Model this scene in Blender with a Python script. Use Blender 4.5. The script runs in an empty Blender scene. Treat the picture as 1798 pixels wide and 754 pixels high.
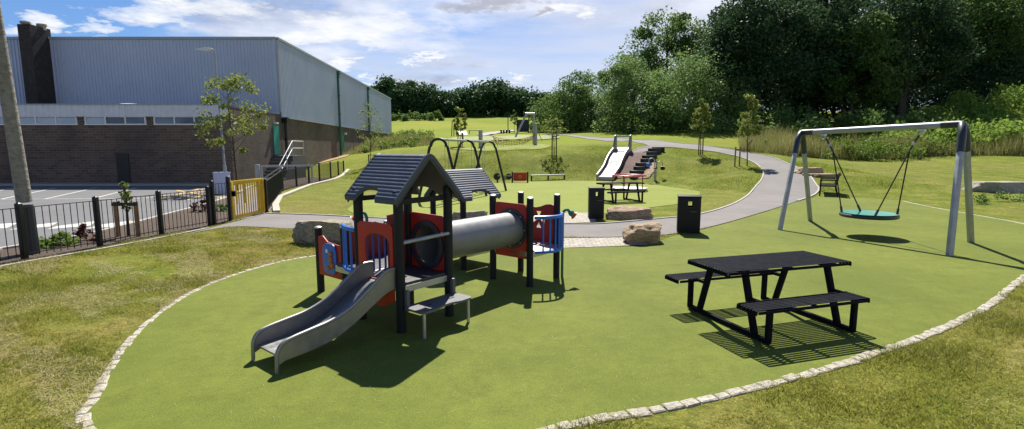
import bpy, bmesh, math, random
import numpy as np
from mathutils import Vector, Matrix, noise as mnoise
from mathutils.geometry import tessellate_polygon
R = math.radians
rnd = random.Random(7)
rng = np.random.default_rng(7)
scene = bpy.context.scene
col = scene.collection

# ------------------------------------------------------------------ survey helpers (sight lines -> real positions)
H = 2.1; F = 900.0; TH = math.atan(115 / F); CT, ST = math.cos(TH), math.sin(TH)
def ray(px, py):
    x = px - 899.0; y = 377.0 - py
    return x, F * CT + y * ST, y * CT - F * ST
def G(px, py, z=0.0):
    x, f, u = ray(px, py); k = (z - H) / u
    return Vector((x * k, f * k, z))
def D(px, py, d):
    x, f, u = ray(px, py); k = d / f
    return Vector((x * k, d, H + u * k))

# ------------------------------------------------------------------ terrain
CP = [(900,318,33),(1000,316,33.5),(1150,322,31),(780,318,33),(700,318,33),(640,322,31),(1228,340,23.5),
 (640,275,48),(700,262,48),(800,264,44),(900,266,40),(1000,262,41),(1060,257,41),(1110,266,38.5),(1180,262,39),
 (700,245,62),(760,241,70),(850,258,52),(940,255,56),(850,240,75),(940,237,75),(1000,239,62),(690,235,85),
 (690,213,130),(850,204,150),(1000,204,150),(950,217,110),(760,206,150),(1100,245,55),(1200,249,47),(1290,264,38),
 (1340,300,29),(1345,283,34),(1425,318,26),(1440,345,22.7),(1400,276,42),(1500,275,42),(1650,272,42),(1790,288,36),
 (1600,318,26),(1700,345,21),(1240,236,55),(1500,232,60),(1640,225,60),(1700,196,60),(1780,192,60),(1720,262,45),(1800,262,45),(1900,190,60),(1100,234,64),(1900,290,36),(2000,240,50),
 (545,290,44.7),(605,272,55.4),(682,240,80),(575,280,50),(650,255,66),(640,300,39),(600,300,42)]
pts = [tuple(D(*c)) for c in CP]
for x in range(-45, 16, 10):
    for y in (0, 8, 16, 24): pts.append((x, y, 0.0))
pts += [(-30,32,0),(-60,40,0),(-90,30,0),(30,0,0),(30,10,0.1),(-60,100,5),(-110,130,8),(80,60,5),(90,130,11),(40,90,7),(40,130,11),(80,10,.5),(-40,150,11),(-13.2,38,.05)]
P_ = np.array(pts, float)
SC = 20.0
def _phi(r2): return 0.5 * r2 * np.log(np.maximum(r2, 1e-12))
def _fit():
    X = P_[:, :2] / SC; n = len(X)
    r2 = ((X[:, None] - X[None]) ** 2).sum(-1)
    A = np.zeros((n + 3, n + 3)); A[:n, :n] = _phi(r2) + np.eye(n) * 0.02
    A[:n, n] = 1; A[:n, n+1:] = X; A[n, :n] = 1; A[n+1:, :n] = X.T
    b = np.zeros(n + 3); b[:n] = P_[:, 2]
    return X, np.linalg.solve(A, b)
XR, WR = _fit()
FB = np.array([(-300,29),(-20,30),(-14,36),(-10,32),(-6,31),(-1,32.3),(4,33.6),(6.4,33.6),(8.2,30.5),(9.4,25),(11,22.6),(14,21.5),(16,18),(20,13),(60,10),(300,10)], float)
def terr(x, y):
    x = np.clip(np.asarray(x, float), -120, 95); y = np.clip(np.asarray(y, float), -10, 152)
    sh = x.shape; q = np.stack([x.ravel(), y.ravel()], -1) / SC
    out = np.zeros(len(q))
    for i in range(0, len(q), 20000):
        s = q[i:i+20000]
        r2 = ((s[:, None] - XR[None]) ** 2).sum(-1)
        out[i:i+20000] = _phi(r2) @ WR[:-3] + WR[-3] + s @ WR[-2:]
    out = out.reshape(sh)
    wd = np.interp(x, (-8, -4, 10, 13), (3.0, 5.0, 5.0, 3.0)); t = np.clip((y - np.interp(x, FB[:, 0], FB[:, 1])) / wd, 0, 1); m = np.interp(x, (-8, -4, 10, 13), (0, 1, 1, 0)) * t + (1 - np.interp(x, (-8, -4, 10, 13), (0, 1, 1, 0))) * t * t * (3 - 2 * t)
    return np.maximum(out, 0) * m
def tz(x, y): return float(terr(np.array([x]), np.array([y]))[0])
def T(px, py, dmin=2.0, dmax=200.0):
    x, f, u = ray(px, py)
    d = np.concatenate([np.arange(dmin, 60, .1), np.arange(60, dmax, .4)])
    zz = H + u / f * d; g = terr(x / f * d, d)
    k = np.argmax(zz <= g) if (zz <= g).any() else len(d) - 1
    return Vector((x / f * d[k], d[k], g[k]))
def on(px, d):                                   # column px, distance d, on the ground
    x = (px - 899.0) / F * (d * CT)
    return Vector((x, d, tz(x, d)))

# ------------------------------------------------------------------ object helpers
def tag(o, label=None, cat=None, group=None, kind=None):
    if label: o['label'] = label
    if cat: o['category'] = cat
    if group: o['group'] = group
    if kind: o['kind'] = kind
    return o
def thing(name, label, cat, loc=(0, 0, 0), rz=0.0, group=None):
    o = bpy.data.objects.new(name, None); col.objects.link(o)
    o.empty_display_size = .1
    o.location = loc; o.rotation_euler = (0, 0, rz)
    return tag(o, label, cat, group)
def copy_tree(o, parent=None):
    c = o.copy(); col.objects.link(c)
    if parent: c.parent = parent
    for ch in list(o.children): copy_tree(ch, c)
    return c
def link(name, me, mat, parent=None, loc=None):
    o = bpy.data.objects.new(name, me); col.objects.link(o)
    if mat: me.materials.append(mat)
    if parent: o.parent = parent
    if loc is not None: o.location = loc
    return o

class MB:
    def __init__(s): s.v = []; s.f = []
    def add(s, vs, fs):
        b = len(s.v); s.v += [tuple(v) for v in vs]; s.f += [tuple(b + i for i in f) for f in fs]; return s
    def box(s, c, d, rz=0.0, M=None):
        x, y, z = d[0] / 2, d[1] / 2, d[2] / 2
        m = Matrix.Translation(c) @ (M if M else Matrix.Rotation(rz, 4, 'Z'))
        vs = [m @ Vector(p) for p in ((-x,-y,-z),(x,-y,-z),(x,y,-z),(-x,y,-z),(-x,-y,z),(x,-y,z),(x,y,z),(-x,y,z))]
        return s.add(vs, [(0,3,2,1),(4,5,6,7),(0,1,5,4),(1,2,6,5),(2,3,7,6),(3,0,4,7)])
    def bar(s, a, b, w, h=None, up=(0, 0, 1)):     # rectangular bar from a to b
        a, b = Vector(a), Vector(b); h = h or w
        t = (b - a).normalized(); u = Vector(up)
        if abs(t.dot(u)) > .98: u = Vector((1, 0, 0))
        sx = t.cross(u).normalized() * w / 2; sz = sx.cross(t).normalized() * h / 2
        vs = [a-sx-sz, a+sx-sz, a+sx+sz, a-sx+sz, b-sx-sz, b+sx-sz, b+sx+sz, b-sx+sz]
        return s.add(vs, [(0,3,2,1),(4,5,6,7),(0,1,5,4),(1,2,6,5),(2,3,7,6),(3,0,4,7)])
    def tube(s, path, r, n=8, cap=True, square=False):
        p = [Vector(q) for q in path]; m = len(p)
        rs = r if isinstance(r, (list, tuple)) else [r] * m
        T_ = []
        for i in range(m):
            t = (p[min(i+1, m-1)] - p[max(i-1, 0)])
            T_.append(t.normalized() if t.length > 1e-9 else Vector((0, 0, 1)))
        u = Vector((0, 0, 1)) if abs(T_[0].z) < .9 else Vector((1, 0, 0))
        x = T_[0].cross(u).normalized(); vs = []; fs = []
        for i in range(m):
            x = (x - T_[i] * x.dot(T_[i])).normalized(); y = T_[i].cross(x)
            for k in range(n):
                a = 2 * math.pi * (k + (.5 if square else 0)) / n
                vs.append(p[i] + (x * math.cos(a) + y * math.sin(a)) * rs[i])
        for i in range(m - 1):
            for k in range(n):
                k2 = (k + 1) % n
                fs.append((i*n+k, i*n+k2, (i+1)*n+k2, (i+1)*n+k))
        if cap: fs += [tuple(range(n))[::-1], tuple((m-1)*n + k for k in range(n))]
        return s.add(vs, fs)
    def lathe(s, prof, n=20, M=None):
        M = M or Matrix.Identity(4); vs = []; fs = []; m = len(prof)
        for (r, z) in prof:
            for k in range(n):
                a = 2 * math.pi * k / n; vs.append(M @ Vector((r * math.cos(a), r * math.sin(a), z)))
        for i in range(m - 1):
            for k in range(n):
                k2 = (k + 1) % n; fs.append((i*n+k, i*n+k2, (i+1)*n+k2, (i+1)*n+k))
        fs += [tuple(range(n))[::-1], tuple((m-1)*n + k for k in range(n))]
        return s.add(vs, fs)
    def prism(s, outer, holes=(), th=.02, M=None):  # outline in local XY, thickness along Z (centred)
        M = M or Matrix.Identity(4); loops = [outer] + list(holes)
        flat = [Vector((q[0], q[1], 0)) for l in loops for q in l]
        tris = tessellate_polygon([[Vector((q[0], q[1], 0)) for q in l] for l in loops])
        n = len(flat); h = Vector((0, 0, th / 2))
        vs = [M @ (q - h) for q in flat] + [M @ (q + h) for q in flat]
        fs = [tuple(t) for t in tris] + [tuple(i + n for i in reversed(t)) for t in tris]
        b = 0
        for l in loops:
            m = len(l)
            for i in range(m): j = (i + 1) % m; fs.append((b+i, b+j, b+j+n, b+i+n))
            b += m
        return s.add(vs, fs)
    def mesh(s, name, bev=0.0, smooth=.6, recalc=True, segs=2):
        me = bpy.data.meshes.new(name); me.from_pydata(s.v, [], s.f)
        bm = bmesh.new(); bm.from_mesh(me)
        if recalc: bmesh.ops.recalc_face_normals(bm, faces=bm.faces)
        if bev:
            es = [e for e in bm.edges if len(e.link_faces) == 2 and e.calc_face_angle(0) > .5]
            bmesh.ops.bevel(bm, geom=es, offset=bev, segments=segs, affect='EDGES', profile=.6, clamp_overlap=True)
        bm.to_mesh(me); bm.free()
        if smooth:
            me.polygons.foreach_set('use_smooth', [True] * len(me.polygons)); me.set_sharp_from_angle(angle=smooth)
        return me
    def build(s, name, mat, parent=None, loc=None, bev=0.0, smooth=.6, recalc=True):
        return link(name, s.mesh(name, bev, smooth, recalc), mat, parent, loc)

def np_mesh(name, verts, nper, mat, tint=None, parent=None):   # many loose n-gons of nper verts
    verts = np.ascontiguousarray(verts, dtype=np.float32).reshape(-1, 3); n = len(verts); nf = n // nper
    me = bpy.data.meshes.new(name)
    me.vertices.add(n); me.vertices.foreach_set('co', verts.ravel())
    me.loops.add(n); me.loops.foreach_set('vertex_index', np.arange(n, dtype=np.int32))
    me.polygons.add(nf); me.polygons.foreach_set('loop_start', np.arange(0, n, nper, dtype=np.int32))
    me.polygons.foreach_set('loop_total', np.full(nf, nper, dtype=np.int32))
    if tint is not None:
        a = me.attributes.new('tint', 'FLOAT', 'FACE'); a.data.foreach_set('value', np.asarray(tint, np.float32))
    me.update(); me.validate()
    return link(name, me, mat, parent)

# ------------------------------------------------------------------ materials
class N:
    def __init__(s, name):
        s.m = bpy.data.materials.new(name); s.m.use_nodes = True; s.t = s.m.node_tree; s.n = s.t.nodes
        s.b = s.n['Principled BSDF']; s.out = s.n['Material Output']; s._p = None
    def a(s, typ, **kw):
        o = s.n.new(typ)
        for k, v in kw.items():
            if k in o.inputs: o.inputs[k].default_value = v
            else: setattr(o, k, v)
        return o
    def l(s, a, b): s.t.links.new(a, b)
    def pos(s):
        if not s._p: s._p = s.a('ShaderNodeNewGeometry')
        return s._p.outputs['Position']
    def obj(s): return s.a('ShaderNodeTexCoord').outputs['Object']
    def noise(s, scale, detail=4, rough=.6, vec=None, stretch=None):
        v = vec or s.pos()
        if stretch:
            mp = s.a('ShaderNodeMapping'); mp.inputs['Scale'].default_value = stretch; s.l(v, mp.inputs['Vector']); v = mp.outputs[0]
        o = s.a('ShaderNodeTexNoise', Scale=scale, Detail=detail, Roughness=rough); s.l(v, o.inputs['Vector'])
        return o.outputs['Fac']
    def ramp(s, fac, stops):
        o = s.a('ShaderNodeValToRGB'); e = o.color_ramp.elements
        while len(e) < len(stops): e.new(.5)
        for k, (p, c) in enumerate(stops): e[k].position = p; e[k].color = (c[0], c[1], c[2], 1) if not isinstance(c, (int, float)) else (c, c, c, 1)
        s.l(fac, o.inputs['Fac']); return o.outputs['Color']
    def mix(s, fac, a, b, mode='MIX'):
        o = s.a('ShaderNodeMix', data_type='RGBA', blend_type=mode)
        if isinstance(fac, (int, float)): o.inputs[0].default_value = fac
        else: s.l(fac, o.inputs[0])
        for i, c in ((6, a), (7, b)):
            if isinstance(c, tuple): o.inputs[i].default_value = (c[0], c[1], c[2], 1)
            else: s.l(c, o.inputs[i])
        return o.outputs[2]
    def math(s, op, a, b=0.0, c=None):
        o = s.a('ShaderNodeMath', operation=op)
        for i, q in ((0, a), (1, b), (2, c)):
            if q is None: continue
            if isinstance(q, (int, float)): o.inputs[i].default_value = q
            else: s.l(q, o.inputs[i])
        return o.outputs[0]
    def color(s, c):
        if isinstance(c, tuple): s.b.inputs['Base Color'].default_value = (c[0], c[1], c[2], 1)
        else: s.l(c, s.b.inputs['Base Color'])
        return s
    def set(s, **kw):
        for k, v in kw.items(): s.b.inputs[k.replace('_', ' ')].default_value = v
        return s
    def rough(s, sock): s.l(sock, s.b.inputs['Roughness']); return s
    def bump(s, h, strength=.3, dist=.02):
        o = s.a('ShaderNodeBump', Strength=strength, Distance=dist); s.l(h, o.inputs['Height']); s.l(o.outputs[0], s.b.inputs['Normal']); return s

def paint(name, c, rough=.45, var=.18, scale=6, metal=0.0, bump=.08, spec=.5):
    n = N(name); f = n.noise(scale, 5, .65); f2 = n.noise(scale * 14, 3, .6)
    d = tuple(x * (1 - var) for x in c); b = tuple(min(1, x * (1 + var)) for x in c)
    cc = n.ramp(f, [(.3, d), (.7, b)])
    n.color(n.mix(n.ramp(f2, [(.45, 0.0), (.75, .35)]), cc, tuple(x * .7 + .03 for x in c)))
    n.rough(n.ramp(f, [(.3, rough * .8), (.7, min(1, rough * 1.25))]))
    n.set(Metallic=metal); n.b.inputs['Specular IOR Level'].default_value = spec
    if bump: n.bump(f2, bump, .004)
    return n.m
M = {}
M['black'] = paint('black_metal', (.008, .0085, .011), .42, .25, 9, spec=.35)
M['bin'] = paint('bin_black', (.007, .007, .009), .5, .25, 7, spec=.3)
M['table'] = paint('table_black', (.006, .007, .013), .65, .1, 9, spec=.05, bump=0)
M['post'] = paint('post_black', (.006, .008, .012), .55, .2, 9, spec=.3)
M['roof'] = paint('roof_grey', (.055, .066, .092), .5, .15, 7, spec=.4)
M['red'] = paint('red_panel', (.46, .03, .018), .5, .15, 5, spec=.35)
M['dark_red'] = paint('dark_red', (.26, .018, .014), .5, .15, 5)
M['blue'] = paint('blue_metal', (.03, .15, .55), .4, .15, 8)
M['violet'] = paint('violet_blue', (.06, .07, .33), .4, .15, 8)
M['green'] = paint('green_tube', (.012, .13, .085), .4, .15, 8)
M['orange'] = paint('orange', (.5, .13, .015), .5, .15, 8)
M['yellow'] = paint('yellow', (.62, .38, .012), .5, .15, 8)
M['steel'] = paint('brushed_steel', (.3, .3, .3), .42, .15, 9, metal=.85, bump=.05)
M['side_steel'] = paint('slide_side', (.26, .255, .24), .45, .15, 9, metal=.6)
M['tunnel'] = paint('tunnel_grey', (.2, .205, .21), .5, .15, 5, metal=.3)
M['deck'] = paint('deck_grey', (.035, .035, .042), .6, .25, 9)
M['step'] = paint('step_grey', (.1, .1, .11), .55, .2, 8)
M['alu'] = paint('aluminium', (.5, .5, .5), .4, .1, 9, metal=.7)
M['galv'] = paint('galvanised', (.34, .35, .36), .5, .22, 5, metal=.45)
M['elbow'] = paint('elbow_grey', (.03, .034, .042), .45, .2, 9)
M['teal'] = paint('teal_mat', (.01, .2, .15), .55, .2, 10)
M['rope'] = paint('rope', (.01, .01, .011), .8, .2, 20)
M['wood'] = paint('stake_wood', (.26, .15, .07), .8, .3, 10, bump=.2)
M['white'] = paint('white_paint', (.72, .73, .74), .5, .08, 6)
M['pale'] = paint('pale_cabinet', (.5, .52, .66), .5, .08, 6)
M['greydoor'] = paint('dark_door', (.012, .011, .011), .6, .2, 6)
M['teal_door'] = paint('teal_door', (.01, .25, .2), .5, .12, 6)
M['green_door'] = paint('green_door', (.012, .14, .045), .5, .15, 6)
M['pipe'] = paint('green_pipe', (.015, .12, .1), .5, .15, 6)
M['darkblue'] = paint('dark_blue_panel', (.014, .02, .05), .6, .15, 4)
M['netorange'] = paint('net_orange', (.34, .13, .06), .8, .2, 10)
M['pinkred'] = paint('roundabout_red', (.5, .02, .02), .4, .15, 8)
M['kerb'] = paint('kerb_concrete', (.4, .37, .32), .85, .2, 5, bump=.25)
M['whiteline'] = paint('road_paint', (.48, .47, .44), .8, .3, 2.5)
M['yellowline'] = paint('yellow_paint', (.62, .4, .13), .8, .25, 4)
M['concrete'] = paint('steps_concrete', (.09, .088, .085), .85, .3, 4, bump=.3)
M['parapet'] = paint('parapet_white', (.6, .63, .68), .5, .1, 2)

def clad_mat():
    n = N('cladding_grey'); f = n.noise(.5, 5, .6); st = n.noise(1.1, 5, .65, stretch=(1, 1, .06)); g = n.noise(.22, 4, .6)
    c = n.ramp(f, [(.3, (.36, .42, .55)), (.7, (.41, .47, .6))]); c = n.mix(n.ramp(st, [(.55, 0.0), (.8, .3)]), c, (.31, .36, .46)); c = n.mix(n.ramp(g, [(.5, 0.0), (.7, .25)]), c, (.54, .57, .64))
    n.color(c); n.set(Roughness=.48); return n.m
M['cladding'] = clad_mat()
M['trim'] = paint('trim_grey', (.3, .33, .38), .5, .1, 2)
M['rooftop'] = paint('flat_roof', (.16, .16, .17), .9, .2, 2)

def glass_mat():
    n = N('window_glass'); f = n.noise(.35, 2); n.color(n.ramp(f, [(.4, (.03, .045, .08)), (.6, (.16, .2, .26))]))
    n.set(Roughness=.12); return n.m
M['glass'] = glass_mat()
def blind_mat():
    n = N('window_blind'); f = n.noise(.5, 2); n.color(n.ramp(f, [(.4, (.35, .42, .5)), (.6, (.42, .48, .56))])); n.set(Roughness=.15); return n.m
M['blind'] = blind_mat()
def brick_mat(name, c1, c2, mortar, soot=.5):
    n = N(name); tc = n.obj()
    sx = n.a('ShaderNodeSeparateXYZ'); n.l(tc, sx.inputs[0]); cb = n.a('ShaderNodeCombineXYZ')
    n.l(n.math('ADD', sx.outputs[0], sx.outputs[1]), cb.inputs[0]); n.l(sx.outputs[2], cb.inputs[1])
    b = n.a('ShaderNodeTexBrick'); n.l(cb.outputs[0], b.inputs['Vector'])
    for k, v in (('Scale', 1.0), ('Brick Width', .44), ('Row Height', .15), ('Mortar Size', .014), ('Mortar Smooth', .3), ('Bias', 0.0)): b.inputs[k].default_value = v
    b.inputs['Color1'].default_value = (*c1, 1); b.inputs['Color2'].default_value = (*c2, 1); b.inputs['Mortar'].default_value = (*mortar, 1)
    f = n.noise(.45, 6, .65, stretch=(1, 1, .6)); f2 = n.noise(2.4, 5, .7)
    c = n.mix(n.ramp(f, [(.42, 0.0), (.68, soot)]), b.outputs['Color'], (.035, .03, .027))
    c = n.mix(n.ramp(f2, [(.5, 0.0), (.8, .35)]), c, (.14, .115, .095))
    n.color(c); n.set(Roughness=.9); n.bump(b.outputs['Fac'], -.4, .01); return n.m
M['brick'] = brick_mat('wing_brick', (.145, .1, .07), (.078, .056, .043), (.175, .14, .112))
M['brick2'] = brick_mat('hall_brick', (.15, .11, .085), (.1, .075, .06), (.17, .14, .12), .7)
M['chimney'] = brick_mat('chimney_brick', (.032, .025, .022), (.02, .016, .015), (.04, .034, .03), .6)

def lawn_mat():
    n = N('lawn')
    big = n.noise(.16, 4, .6); mid = n.noise(1.1, 5, .65); fine = n.noise(9, 6, .75); vf = n.noise(60, 3, .7, stretch=(1, .6, 1))
    c = n.ramp(mid, [(.3, (.105, .15, .012)), (.5, (.18, .21, .022)), (.7, (.3, .285, .055))])
    sx0 = n.a('ShaderNodeSeparateXYZ'); n.l(n.pos(), sx0.inputs[0])
    near = n.ramp(n.math('MULTIPLY_ADD', sx0.outputs[1], 1/8, -13/8), [(0, 1.0), (1, .25)]); left = n.ramp(n.math('MULTIPLY_ADD', sx0.outputs[0], -.25, 0.0), [(0, .12), (1, 1.0)])
    c = n.mix(n.math('MULTIPLY', n.ramp(big, [(.44, 0.0), (.6, .8)]), near), c, n.ramp(fine, [(.3, (.2, .165, .04)), (.7, (.42, .34, .13))]))
    br = n.noise(.33, 5, .65); c = n.mix(n.math('MULTIPLY', n.math('MULTIPLY', n.ramp(br, [(.47, 0.0), (.6, .75)]), near), left), c, n.ramp(fine, [(.3, (.16, .09, .04)), (.7, (.44, .27, .13))]))
    c = n.mix(n.ramp(fine, [(.36, .65), (.55, 0.0)]), c, (.035, .06, .01))
    c = n.mix(n.ramp(vf, [(.35, .45), (.6, 0.0)]), c, (.04, .055, .012))
    c = n.mix(n.ramp(vf, [(.6, 0.0), (.8, .4)]), c, (.3, .28, .12))
    # far meadow is a fresher yellow-green
    sx = n.a('ShaderNodeSeparateXYZ'); n.l(n.pos(), sx.inputs[0])
    ff = n.math('MULTIPLY_ADD', sx.outputs[1], 1/22, -34/22); ff2 = n.ramp(ff, [(0, 0.0), (1, .8)])
    far = n.ramp(n.noise(.06, 5, .6), [(.3, (.14, .2, .012)), (.55, (.21, .25, .02)), (.75, (.28, .27, .035))])
    c = n.mix(ff2, c, far)
    n.color(c); n.set(Roughness=.95); n.b.inputs['Specular IOR Level'].default_value = .1
    h = n.math('ADD', n.math('MULTIPLY', fine, .6), n.math('MULTIPLY', vf, .4)); n.bump(h, .9, .05)
    return n.m
M['lawn'] = lawn_mat()
def rubber_mat(name, a, b, dk):
    n = N(name); f = n.noise(.45, 5, .6); g = n.noise(5, 5, .7); sp = n.noise(140, 2, .7); bl = n.noise(28, 3, .6)
    c = n.ramp(f, [(.34, a), (.66, b)])
    sc_ = n.noise(1.6, 7, .75); c = n.mix(n.ramp(sc_, [(.54, 0.0), (.7, .6)]), c, dk)
    wr = n.noise(.9, 6, .7, stretch=(1, 1.6, 1)); c = n.mix(n.ramp(wr, [(.6, 0.0), (.72, .3)]), c, tuple(x * 1.25 + .02 for x in b))
    c = n.mix(n.ramp(g, [(.35, .4), (.6, 0.0)]), c, dk)
    c = n.mix(n.ramp(sp, [(.36, .5), (.5, 0.0)]), c, tuple(x * .35 for x in a))
    c = n.mix(n.ramp(sp, [(.58, 0.0), (.7, .4)]), c, tuple(min(1, x * 1.6 + .02) for x in b))
    c = n.mix(n.ramp(bl, [(.68, 0.0), (.78, .35)]), c, (.32, .3, .16))
    n.color(c); n.set(Roughness=.8); n.b.inputs['Specular IOR Level'].default_value = .1
    n.bump(sp, .6, .004); return n.m
M['rubber'] = rubber_mat('green_rubber', (.12, .148, .023), (.176, .204, .034), (.09, .113, .019))
M['rubber2'] = rubber_mat('pale_green_rubber', (.195, .228, .036), (.24, .275, .05), (.17, .2, .034))
M['rubber3'] = rubber_mat('faded_green_rubber', (.26, .29, .12), (.3, .33, .14), (.24, .27, .11))
def asphalt_mat(name, a, b):
    n = N(name); f = n.noise(.5, 6, .65); sp = n.noise(70, 3, .8); c = n.ramp(f, [(.3, a), (.7, b)])
    c = n.mix(n.ramp(sp, [(.35, .4), (.55, 0.0)]), c, tuple(x * .5 for x in a)); c = n.mix(n.ramp(sp, [(.6, 0.0), (.75, .35)]), c, tuple(x * 1.7 for x in b))
    n.color(c); n.set(Roughness=.88); n.bump(sp, .4, .005); return n.m
M['path'] = asphalt_mat('path_asphalt', (.15, .136, .128), (.215, .197, .186))
M['carpark'] = asphalt_mat('carpark_asphalt', (.125, .125, .128), (.16, .16, .163))
M['pave'] = asphalt_mat('pavement', (.3, .29, .27), (.36, .35, .33))
def setts_mat():
    n = N('sett_paving'); b = n.a('ShaderNodeTexBrick'); mp = n.a('ShaderNodeMapping'); mp.inputs['Rotation'].default_value = (0, 0, .06); n.l(n.pos(), mp.inputs[0]); n.l(mp.outputs[0], b.inputs['Vector'])
    for k, v in (('Scale', 1.0), ('Brick Width', .2), ('Row Height', .16), ('Mortar Size', .014), ('Mortar Smooth', .5)): b.inputs[k].default_value = v
    b.inputs['Color1'].default_value = (.42, .38, .32, 1); b.inputs['Color2'].default_value = (.3, .27, .23, 1); b.inputs['Mortar'].default_value = (.13, .115, .085, 1)
    f = n.noise(5, 5, .7); n.color(n.mix(n.ramp(f, [(.4, 0.0), (.7, .5)]), b.outputs['Color'], (.46, .4, .32))); n.set(Roughness=.9); n.bump(b.outputs['Fac'], -.6, .02); return n.m
M['setts'] = setts_mat()
def rock_mat(name, a, b, dk, sc=3.0):
    n = N(name); tc = n.pos(); f = n.noise(sc, 8, .68, tc); g = n.noise(sc * 6, 6, .7, tc); st = n.noise(sc * 2, 4, .6, tc, (1, 1, 4.5))
    c = n.ramp(f, [(.3, a), (.7, b)]); c = n.mix(n.ramp(g, [(.35, .7), (.55, 0.0)]), c, dk); c = n.mix(n.ramp(st, [(.5, 0.0), (.7, .4)]), c, tuple(x * 1.25 for x in b))
    n.color(c); n.set(Roughness=.92); n.bump(n.math('ADD', g, st), .8, .05); return n.m
M['rock_grey'] = rock_mat('grey_rock', (.26, .22, .15), (.42, .36, .25), (.08, .07, .045))
M['rock_tan'] = rock_mat('tan_rock', (.3, .2, .125), (.46, .35, .23), (.14, .09, .055))
M['rock_pale'] = rock_mat('pale_rock', (.34, .31, .25), (.46, .42, .34), (.12, .11, .08))
M['sett_stone'] = rock_mat('sett_stone', (.46, .42, .34), (.62, .57, .47), (.3, .25, .19), 5.0)
M['mulch'] = rock_mat('bark_mulch', (.05, .033, .022), (.14, .095, .065), (.016, .011, .008), 7.0)
M['brown'] = rock_mat('brown_rubber', (.12, .068, .048), (.17, .1, .075), (.075, .042, .03), 1.5)
M['soil'] = rock_mat('bare_soil', (.24, .165, .1), (.32, .23, .14), (.1, .07, .04), 1.5)
M['drygrass'] = rock_mat('dry_grass', (.32, .2, .09), (.42, .28, .13), (.2, .14, .05), 2)
M['bark'] = rock_mat('bark', (.045, .036, .028), (.09, .075, .06), (.02, .016, .013), 3)
M['pole'] = rock_mat('weathered_pole', (.2, .19, .16), (.3, .285, .25), (.12, .11, .09), 1.6)

def leaf_mat(name, a, b, trans=.3, gloss=.5):
    n = N(name); at = n.a('ShaderNodeAttribute', attribute_name='tint')
    c = n.ramp(at.outputs['Fac'], [(0, a), (1, b)]); n.color(c)
    n.set(Roughness=gloss); n.b.inputs['Specular IOR Level'].default_value = .08
    t = n.a('ShaderNodeBsdfTranslucent'); n.l(n.mix(.5, c, tuple(min(1, x * 1.5) for x in b), 'MIX'), t.inputs['Color'])
    mx = n.a('ShaderNodeMixShader'); mx.inputs[0].default_value = trans
    n.l(n.b.outputs[0], mx.inputs[1]); n.l(t.outputs[0], mx.inputs[2]); n.l(mx.outputs[0], n.out.inputs['Surface'])
    return n.m
M['leaf_dark'] = leaf_mat('leaf_dark', (.016, .045, .022), (.07, .125, .048), .22, .6)
M['leaf_mid'] = leaf_mat('leaf_mid', (.045, .1, .024), (.15, .235, .06), .34, .6)
M['leaf_pale'] = leaf_mat('leaf_pale', (.085, .155, .045), (.22, .32, .1), .3)
M['leaf_fresh'] = leaf_mat('leaf_fresh', (.07, .13, .02), (.16, .23, .04), .35)
M['leaf_bramble'] = leaf_mat('leaf_bramble', (.11, .2, .03), (.24, .34, .06), .4, .7)
M['leaf_birch'] = leaf_mat('leaf_birch', (.1, .145, .025), (.24, .28, .07), .35)
M['leaf_far'] = leaf_mat('leaf_far', (.018, .055, .025), (.065, .125, .045), .25)
M['leaf_red'] = leaf_mat('leaf_red', (.05, .012, .01), (.11, .03, .02), .25)
M['blade'] = leaf_mat('grass_blade', (.075, .125, .009), (.42, .38, .085), .35, .6)
M['bank_blade'] = leaf_mat('bank_blade', (.11, .165, .014), (.3, .34, .055), .35, .6)
M['tallgrass'] = leaf_mat('tall_grass', (.1, .14, .03), (.3, .28, .11), .35, .7)
M['straw'] = leaf_mat('straw', (.3, .25, .12), (.52, .46, .26), .2, .7)

# ------------------------------------------------------------------ ground
def axis(lo, hi, f0, f1, fine, grow):
    a = list(np.arange(f0, f1 + 1e-6, fine)); st = fine; x = f1
    while x < hi: st *= grow; x += st; a.append(min(x, hi))
    st = fine; x = f0
    while x > lo: st *= grow; x -= st; a.insert(0, max(x, lo))
    return np.array(a)
xs = axis(-700, 700, -22, 32, .5, 1.13); ys = axis(-60, 900, 0, 60, .5, 1.08)
XX, YY = np.meshgrid(xs, ys); ZZ = terr(XX, YY)
rough = np.clip((YY - 30) / 10, 0, 1)
for i in range(ZZ.shape[0]):
    for j in range(ZZ.shape[1]):
        if ZZ[i, j] > .15: ZZ[i, j] += .10 * mnoise.noise((XX[i, j] * .35, YY[i, j] * .35, 0)) * min(1, ZZ[i, j])
nx, ny = len(xs), len(ys)
gv = np.stack([XX, YY, ZZ], -1).reshape(-1, 3)
gf = [(i*nx+j, i*nx+j+1, (i+1)*nx+j+1, (i+1)*nx+j) for i in range(ny-1) for j in range(nx-1)]
me = bpy.data.meshes.new('lawn_ground'); me.from_pydata(gv.tolist(), [], gf); me.polygons.foreach_set('use_smooth', [True]*len(gf))
tag(link('ground', me, M['lawn']), kind='structure')
def gz(x, y): return tz(x, y) + (.10 * mnoise.noise((x * .35, y * .35, 0)) * min(1, tz(x, y)) if tz(x, y) > .15 else 0)

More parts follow.
